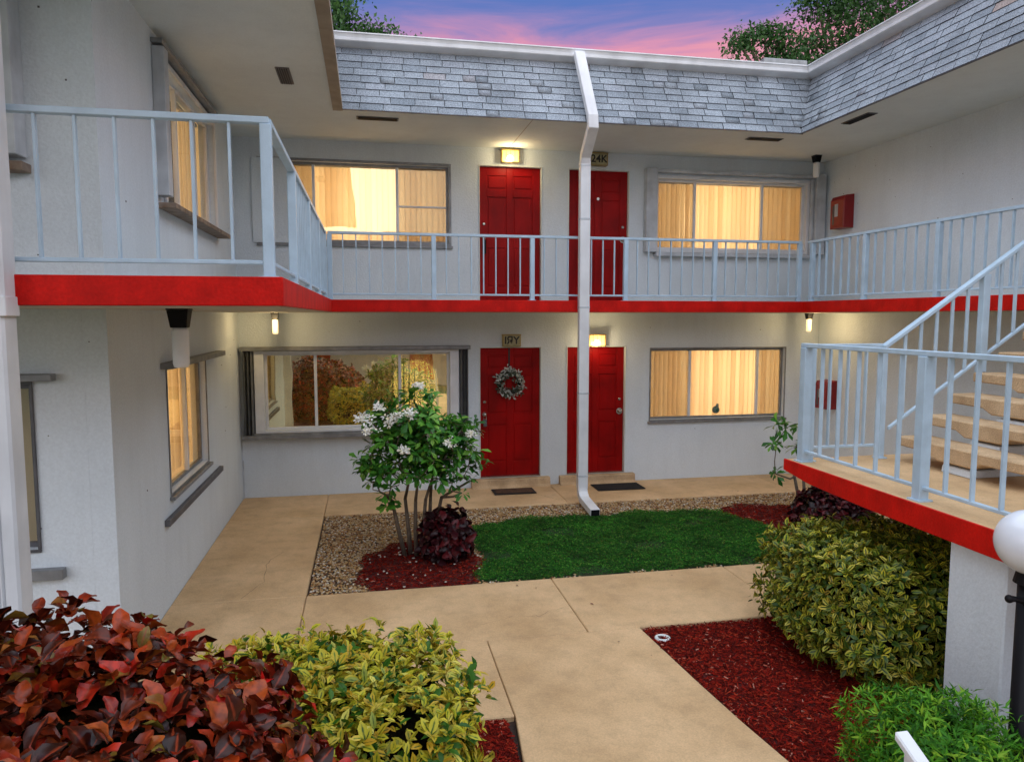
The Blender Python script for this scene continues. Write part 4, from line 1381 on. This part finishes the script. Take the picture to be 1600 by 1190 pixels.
def chips(name, P2, z, label):
    n = len(P2)
    a = rng.uniform(0, 6.28, n); tilt = rng.normal(0, .25, n)
    D = np.stack([np.cos(a), np.sin(a), tilt], 1); A = np.stack([rng.normal(0, .35, n), rng.normal(0, .35, n), np.ones(n)], 1)
    Rm = frames(D, A)
    Ln = rng.uniform(.018, .055, n); Wd = rng.uniform(.004, .009, n)
    bv = np.array([(-.5, -.5, 0), (.5, -.5, 0), (.5, .5, 0), (-.5, .5, 0), (0, -.5, .8), (0, .5, .8)], float)
    bf = np.array([(0, 4, 5, 3), (4, 1, 2, 5)])
    V = bv[None] * np.stack([Wd, Ln, Wd], 1)[:, None, :]
    V = np.einsum('nij,nkj->nki', Rm, V) + np.stack([P2[:, 0], P2[:, 1], z + rng.uniform(0, .018, n)], 1)[:, None, :]
    F_ = (bf[None] + (np.arange(n) * 6)[:, None, None]).reshape(-1, 4)
    me = fast_mesh(name, V.reshape(-1, 3), F_, M['mulch'], {'tint': np.repeat(rng.random(n) ** 1.3, 6)}, smooth=False)
    return tag(link_mesh(name, me), label, 'mulch', kind='stuff')


MS = basic('mulch_base', (.10, .005, .003), .95, col2=(.04, .003, .002), scale=22, bump=1, bscale=50)
Mc = scatter(30000, -.3, 6.18, 6.88, 9.3); Mc = Mc[mulch_mask(Mc)]
chips('mulch', Mc, -.026, 'red wood mulch round the foot of the small flowering tree')
# sheets following the mulch outlines
g = np.linspace(0, 6.283, 60)[:-1]
for (cx, cy, rx, ry) in ((.50, 7.45, .60, .86), (5.15, 8.5, .7, .6)):
    m_ = MB(); m_.v = [(cx + rx * math.cos(a), min(max(cy + ry * math.sin(a), 6.87), 9.6), -.024) for a in g]; m_.f = [tuple(range(len(g)))]
    m_.build('mulch_bed', MS, kind='structure')
RB = [(2.205, 5.57), (6.15, 5.57), (6.15, 1.2), (2.61, 1.2), (2.46, 3.2), (2.40, 3.65), (2.34, 4.1), (2.29, 4.6), (2.24, 5.2)]
m_ = MB(); m_.v = [(a, b, -.024) for a, b in RB]; m_.f = [tuple(range(len(RB)))]; m_.build('mulch_bed', MS, kind='structure')
Mr = scatter(52000, 2.2, 4.6, 2.2, 5.57); Mr = Mr[in_poly(Mr, RB)]
chips('mulch', Mr, -.022, 'red wood mulch between the path and the clipped yellow green hedge')
# path widening to the right of the central strip (edge follows the bed)
m_ = MB(); q = [(.903, 5.592), (2.20, 5.592), (2.23, 5.2), (2.28, 4.6), (2.33, 4.1), (2.39, 3.65), (2.45, 3.2), (2.60, 1.2), (.84, 1.2), (.855, 4.0), (.903, 4.46)]
n = len(q); m_.v = [(a, b, -.09) for a, b in q] + [(a, b, -.001) for a, b in q]
m_.f = [tuple(range(n)), tuple(range(n, 2 * n))] + [(i, (i + 1) % n, n + (i + 1) % n, n + i) for i in range(n)]
m_.build('slab', M['concrete'], path, bevel=.006)
LB = [(-2.5, 4.44), (.83, 4.44), (.83, 1.2), (-2.5, 1.2)]
m_ = MB(); m_.v = [(a, b, -.024) for a, b in LB]; m_.f = [tuple(range(4))]; m_.build('mulch_bed', MS, kind='structure')
Ml = scatter(14000, .2, .83, 2.9, 4.44)
chips('mulch', Ml, -.022, 'patch of red mulch beside the path in front of the left hedge')

# lawn: mat of small leaves over a green base
m_ = MB(); LP = np.array(LAWN); m_.v = [(a, b, -.018) for a, b in LAWN]; m_.f = [tuple(range(len(LAWN)))]
m_.build('lawn_base', basic('lawn_base', (.012, .05, .012), .95, col2=(.03, .03, .012), scale=12, bump=1), kind='structure')
Gp = scatter(135000, .9, 5.1, 6.86, 9.2); Gp = Gp[lawn_mask(Gp + rng.normal(0, .022, Gp.shape))]
hole = (np.sin(Gp[:, 0] * 3.1 + 1) * np.sin(Gp[:, 1] * 4.3) + .5 * np.sin(Gp[:, 0] * 7.7) * np.sin(Gp[:, 1] * 9.1 + 1))
Gp = Gp[(hole > -.82) | (rng.random(len(Gp)) < .35)]
hgt = .012 * (np.sin(Gp[:, 0] * 5) * np.cos(Gp[:, 1] * 6) + np.sin(Gp[:, 0] * 17 + 3) * np.sin(Gp[:, 1] * 15) * .7)
n = len(Gp); a = rng.uniform(0, 6.28, n)
D = np.stack([np.cos(a), np.sin(a), rng.uniform(-.1, .8, n)], 1); A = np.stack([rng.normal(0, .3, n), rng.normal(0, .3, n), np.ones(n)], 1)
P = np.stack([Gp[:, 0], Gp[:, 1], -.010 + hgt + rng.uniform(0, .02, n)], 1)
me = leaves_mesh('lawn', 'quad', P, frames(D, A), rng.uniform(.013, .028, n), rng.random(n), M['grass'], (0, 0, 0))
tag(link_mesh('lawn', me), 'dense bright green ground cover lawn in the courtyard bed', 'lawn', kind='stuff')
# hairline cracks in the paving
cr = MB()
for pts in ([(2.38, 10.25), (2.52, 10.05), (2.60, 9.9), (2.76, 9.66)], [(.92, 5.9), (1.2, 6.02), (1.42, 5.98), (1.8, 6.18)], [(-1.2, 6.9), (-1.05, 7.3), (-1.1, 7.9), (-.92, 8.3)]):
    fine_ = []
    for (a0, b0), (a1, b1) in zip(pts, pts[1:]):
        for k in range(6): fine_.append((a0 + (a1 - a0) * k / 6 + random.gauss(0, .008), b0 + (b1 - b0) * k / 6 + random.gauss(0, .008)))
    for (a0, b0), (a1, b1) in zip(fine_, fine_[1:]):
        w_ = random.uniform(.0008, .002); cr.quad((a0 - w_, b0, .0012), (a0 + w_, b0, .0012), (a1 + w_, b1, .0012), (a1 - w_, b1, .0012))
cr.build('crack', M['soil'], path, kind='stuff')
# dirt leaves on the path
n = 60; P = np.stack([rng.uniform(.9, 6, n), rng.uniform(4.2, 9.9, n), np.full(n, .006)], 1)
ok = ((P[:, 1] < 6.8) & (P[:, 0] < 3.2)) | (P[:, 1] > 9.7); P = P[ok][:16]; n = len(P); a = rng.uniform(0, 6.28, n)
me = leaves_mesh('fallen_leaves', 'oval', P, frames(np.stack([np.cos(a), np.sin(a), a * 0], 1), np.tile([0., 0, 1], (n, 1))), rng.uniform(.02, .04, n), rng.random(n), M['maroon'], (0, 0, 0))
tag(link_mesh('fallen_leaves', me), 'a few small dark leaves lying on the tan path', 'leaves', kind='stuff')


# ================================================================== SHRUBS
def hedge(name, label, center, rad, p, nclus, leaf, size, count, mat, single=300, depth=.16, lump=.05, spread=(0, 45), zmin=-.6, up=.5, shrink=.16, core=True, sprig=.05, tint_sd=.12):
    t = thing(name, label, 'shrub', (center[0], center[1], 0))
    C_, N_, dep = superell(center, rad, p, nclus, lump=lump, depth=depth, zmin=zmin)
    sp = (rng.random(len(C_)) < sprig) & (N_[:, 2] > .1); C_[sp] += (N_[sp] * .4 + np.array([0, 0, .6])) * rng.uniform(.03, .11, (sp.sum(), 1))
    A_ = N_ + np.array([0, 0, up]) + rng.normal(0, .28, N_.shape)
    P, RR, S = rosettes(C_, A_, count, size, spread, tint_sd=tint_sd)
    foliage(t, leaf, P, RR, S, M[mat], n_single=single)
    if core: core_mesh('gap_shade_core', t, center, rad, p, shrink)
    st_ = MB()
    for i in range(9):
        a = rng.uniform(0, 6.28); r = rng.uniform(.05, .5)
        st_.tube([(center[0] + r * .4 * rad[0] * math.cos(a), center[1] + r * .4 * rad[1] * math.sin(a), -.06), (center[0] + r * rad[0] * math.cos(a), center[1] + r * rad[1] * math.sin(a), center[2])], [.014, .008], 6)
    st_.build('stems', M['bark'], t, kind='stuff')
    return t


hedge('copperleaf_shrub', 'big glossy copper red leaved shrub filling the lower left corner', (-1.20, 2.42, .60), (1.03, .98, .90), 2.5, 2250, 'broad', .088, (4, 7), 'croton',
      depth=.30, lump=.07, spread=(-15, 65), shrink=.19, tint_sd=.22, sprig=0)
hedge('variegated_hedge', 'square clipped yellow and green hedge beside the copper red shrub', (-.22, 3.55, .40), (.70, .70, .44), 4.5, 2050, 'oval', .064, (6, 9), 'varieg',
      depth=.15, lump=.07, spread=(5, 60), shrink=.12)
hedge('variegated_hedge', 'large rounded yellow flecked hedge under the stair landing', (3.86, 4.80, .46), (.74, .80, .46), 3.6, 3000, 'oval', .062, (5, 9), 'varieg_dark',
      depth=.15, lump=.06, spread=(5, 60), shrink=.12)
hedge('green_shrub', 'bright green feathery shrub beside the globe lamp', (2.80, 2.98, .28), (.40, .42, .42), 2.4, 1900, 'narrow', .055, (7, 11), 'green',
      depth=.19, lump=.13, spread=(10, 65), shrink=.15)
hedge('maroon_shrub', 'small dark maroon shrub at the foot of the flowering tree', (.78, 7.72, .19), (.25, .24, .27), 2.2, 190, 'broad', .11, (4, 6), 'maroon', single=200,
      depth=.1, lump=.08, spread=(-10, 55), shrink=.10)
hedge('maroon_shrub', 'low dark maroon shrub behind the landing at the end of the lawn', (5.62, 7.9, .17), (.46, .4, .26), 2.4, 300, 'broad', .09, (4, 6), 'maroon', single=120,
      depth=.1, lump=.08, spread=(-10, 55), shrink=.10)


# small flowering tree
def small_tree(name, label, base, ends, leaf_size, fl, cat='tree', bend=.12, trunks=((0, 0), (.12, -.03), (.2, .05))):
    t = thing(name, label, cat, base)
    b = Vector(base); ends = [Vector(e_) for e_ in ends]
    C_, A_ = [], []
    tr = MB()
    forks = []
    for i, (ox, oy) in enumerate(trunks):
        tgt = ends[i * len(ends) // len(trunks)]
        s0 = b + Vector((ox, oy, -.05)); mid = s0.lerp(Vector((tgt.x * .35 + s0.x * .65, tgt.y * .3 + s0.y * .7, .62)), 1)
        forks.append(mid)
        tr.tube([s0, s0.lerp(mid, .5) + Vector((rng.normal(0, .02), rng.normal(0, .02), 0)), mid], [.026, .022, .018], 8)
    tr.build('trunk', M['bark'], t, smooth=True)
    nodes = []
    for i, f in enumerate(forks):
        s0 = b + Vector((trunks[i][0], trunks[i][1], 0))
        nodes += [(s0.lerp(f, q), .018) for q in (.7, .85, 1.0)]
    done = set()
    for f in forks:
        up = [e_ for e_ in ends if e_.z > f.z + .12 and id(e_) not in done]
        e_ = min(up, key=lambda q: (q - f).length)
        done.add(id(e_)); m1 = f.lerp(e_, .5)
        MB().tube([f - (m1 - f) * .05, m1, e_], [.019, .015, .012], 6).build('branch', M['bark'], t, smooth=True)
        nodes += [(m1, .015), (e_, .012)]; C_.append(np.array(e_)); A_.append(np.array([0, 0, 1.]))
    for e_ in sorted([q for q in ends if id(q) not in done], key=lambda q: min((q - f).length for f in forks)):
        f, rad = min(nodes, key=lambda q: (q[0] - e_).length + (.5 if q[0].z > e_.z - .04 else 0) + rng.random() * .05)
        m1 = f.lerp(e_, .5) + Vector((rng.normal(0, .03), rng.normal(0, .03), -.03))
        r1 = max(rad * .8, .006)
        MB().tube([f, m1, e_], [r1, r1 * .85, r1 * .65], 6).build('branch', M['bark'], t, smooth=True)
        nodes += [(m1, r1 * .85), (e_, r1 * .65)]
        C_.append(np.array(e_)); ax = np.array((e_ - f).normalized()) + np.array([0, 0, .6]); A_.append(ax)
    P, RR, S = rosettes(C_, A_, (11, 17), leaf_size, (-30, 55), jitter=.03, tint_sd=.2)
    foliage(t, 'spoon', P, RR, S, M['tree'], n_single=300)
    for (fx, fy, fz, r) in fl:
        k = 11; Cf = np.array([[fx, fy, fz]]) + rng.normal(0, r * .42, (k, 3)); Af = np.array([[0, -.6, .8]]) + rng.normal(0, .5, (k, 3))
        P, RR, S = rosettes(Cf, Af, 5, .036, (5, 30), jitter=.003)
        me = leaves_mesh('flower_cluster', 'oval', P, RR, S * 1.1, rng.random(len(P)), M['petal'], WLOC[t])
        link_mesh('flower_cluster', me, t, WLOC[t], kind='stuff')
    return t


ends = []
for i in range(215):
    while True:
        d = rng.normal(size=3); d /= np.linalg.norm(d); rr = rng.random() ** .45
        p = np.array([.50, 7.72, 1.24]) + d * np.array([.66, .52, .58]) * rr
        if p[2] < .95 and abs(p[0] - .46) < .2: continue
        if p[2] < .80 + .2 * abs(math.sin(p[0] * 5)): continue
        if p[2] > 1.62 and p[0] < .2: continue
        break
    ends.append(tuple(p))
ends.sort(key=lambda e_: e_[0])
for q in ((.14, 7.6, .74), (.18, 7.65, .62), (1.05, 7.7, .82), (.95, 7.6, .72), (-.05, 7.7, 1.0), (.02, 7.6, .88), (1.15, 7.6, 1.05), (.02, 7.65, .98), (.10, 7.55, .92), (.20, 7.5, .84), (-.10, 7.6, 1.12), (.30, 7.5, .92), (.84, 7.5, .86), (.92, 7.55, .95), (1.02, 7.6, .98), (.70, 7.45, .92), (.55, 7.5, 1.0), (.42, 7.45, .98)): ends.append(q)
small_tree('plumeria_tree', 'small multi stemmed tree with glossy dark leaves and white flower clusters', (.36, 7.88, 0), ends, .118,
           [(-.07, 7.25, 1.61, .075), (.0, 7.2, 1.50, .10), (.10, 7.4, 1.68, .05), (.27, 7.25, 1.62, .06), (.40, 7.25, 1.63, .07), (.50, 7.6, 1.86, .05), (.78, 7.2, 1.34, .085), (.32, 7.2, 1.27, .04), (.20, 7.25, 1.57, .05), (1.0, 7.3, 1.40, .04), (.60, 7.3, 1.42, .035)],
           trunks=((0, 0), (.06, .04), (.12, -.03), (.22, -.05), (.26, .03), (.32, .06)))
small_tree('plumeria_sapling', 'thin sapling with a few leaf tufts growing behind the landing corner', (5.50, 8.4, 0),
           [(5.13, 8.4, 1.22), (5.22, 8.35, 1.18), (5.08, 8.4, .98), (5.15, 8.45, .93), (5.42, 8.4, 1.18), (5.48, 8.35, 1.0), (5.40, 8.4, .92), (5.12, 8.4, .58), (5.52, 8.4, .85)], .13, [], cat='plant', trunks=((0, 0), (.08, .03)))


# ================================================================== BACKGROUND TREES
def far_tree(label, base, trunk_h, blobs, leaf=.11, per=1050, group='trees beyond the roof'):
    t = thing('broadleaf_tree', label, 'tree', base, group)
    b = Vector(base)
    fork = b + Vector((0, 0, trunk_h))
    MB().tube([b, b.lerp(fork, .5) + Vector((.1, 0, 0)), fork], [.26, .2, .15], 10).build('trunk', M['bark'], t, smooth=True)
    P, D, A = [], [], []
    for (cx, cy, cz, rx, ry, rz, k) in blobs:
        cc = Vector((cx, cy, cz))
        MB().tube([fork, fork.lerp(cc, .55) + Vector((0, 0, .2)), cc], [.08, .05, .02], 6).build('branch', M['bark'], t, smooth=True)
        n = int(per * k); tw = max(6, n // 28)
        cs_ = np.array([cx, cy, cz]) + (lambda q: q / np.linalg.norm(q, axis=1, keepdims=True) * rng.random((tw, 1)) ** .4)(rng.normal(size=(tw, 3))) * np.array([rx, ry, rz])
        for q in cs_:
            kk = 28; pts = q + rng.normal(0, .14, (kk, 3)) * np.array([1.3, 1.3, .7])
            P.append(pts); D.append(rng.normal(0, 1, (kk, 3)) + np.array([0, 0, -.2])); A.append(rng.normal(0, .6, (kk, 3)) + np.array([0, 0, 1.]))
    P, D, A = map(np.concatenate, (P, D, A))
    n = len(P)
    me = leaves_mesh('crown', 'quad', P, frames(D, A), rng.uniform(.6, 1.2, n) * leaf, rng.random(n), M['far_leaf'], WLOC[t])
    link_mesh('crown', me, t, WLOC[t])


far_tree('dense green tree behind the roof at the upper left', (-1.2, 16.5, -.1), 6.5, [(-.9, 16.3, 8.2, .9, .8, .8, 2.2), (-.5, 16.0, 9.0, .4, .5, .9, 1.6), (-.1, 16.2, 8.2, .5, .5, .45, 1.3),
         (.2, 16.2, 8.35, .22, .3, .35, .7), (.45, 16, 8.35, .18, .3, .25, .5), (.75, 16, 8.0, .35, .3, .08, .25), (-1.6, 16.5, 9.3, .8, .8, .9, 1.6), (1.1, 16, 8.2, .14, .2, .08, .12)])
far_tree('spreading airy tree rising behind the roof corner at the upper right', (12.5, 17.5, -.1), 6.5, [(11.2, 16.5, 9.0, .8, .8, .7, 2), (12.3, 16.5, 9.6, 1.1, 1, .9, 3), (10.9, 16.3, 9.9, .7, .6, .45, 1.5), (11.6, 16.3, 10.8, 1.0, .8, .6, 2.2),
         (13.2, 16.6, 10.8, 1.4, 1, 1.1, 3), (11.0, 16.2, 8.4, .6, .5, .4, 1.2), (14.6, 17, 11.6, 1.4, 1, 1, 2), (10.5, 16.2, 9.15, .3, .4, .2, .4), (10.5, 16.2, 10.2, .35, .4, .25, .4)])
far_tree('thin branched tree low behind the roof left of the corner', (9.6, 16.5, -.1), 7.6, [(8.65, 16, 8.98, .28, .2, .12, .4), (9.1, 16, 9.12, .3, .2, .13, .45), (9.5, 16, 9.0, .25, .2, .2, .4), (9.25, 16, 8.4, .3, .2, .2, .5), (9.9, 16, 8.45, .4, .3, .3, .8), (8.5, 16, 8.8, .18, .2, .14, .25),
         (10.3, 16.2, 8.2, .5, .4, .2, .8), (9.75, 16, 8.75, .25, .2, .2, .3)], leaf=.12)

# ================================================================== FACING WING behind the viewer, invented and out of view, added for the windows to reflect
ob = thing('reflection_building', 'invented pale stucco wing behind the viewer, added for the window glass to reflect', 'building', (1, -7.5, 0))
B(-7, 9, -8.2, -8, -.1, 5.0).build('wall', M['cream'], ob)
B(-7, 9, -8.0, -6.5, 2.65, 2.81).build('balcony_slab', M['red'], ob)
MB().hexa([(-7, -6.6, 5.0), (9, -6.6, 5.0), (9, -8, 5.0), (-7, -8, 5.0), (-7, -7.0, 5.8), (9, -7.0, 5.8), (9, -8, 5.8), (-7, -8, 5.8)]).build('roof', M['grey_alu'], ob)
for x_ in (-4.5, -1.0, 3.4, 6.6):
    for z_ in (1.0, 3.7):
        B(x_, x_ + 1.9, -8.0, -7.97, z_, z_ + 1.1).build('window', M['offwhite'], ob)
for x_ in (-2.4, 1.6, 5.5):
    for z_ in (.1, 2.81):
        B(x_, x_ + .95, -8.0, -7.96, z_, z_ + 2.0).build('door', M['door'], ob)
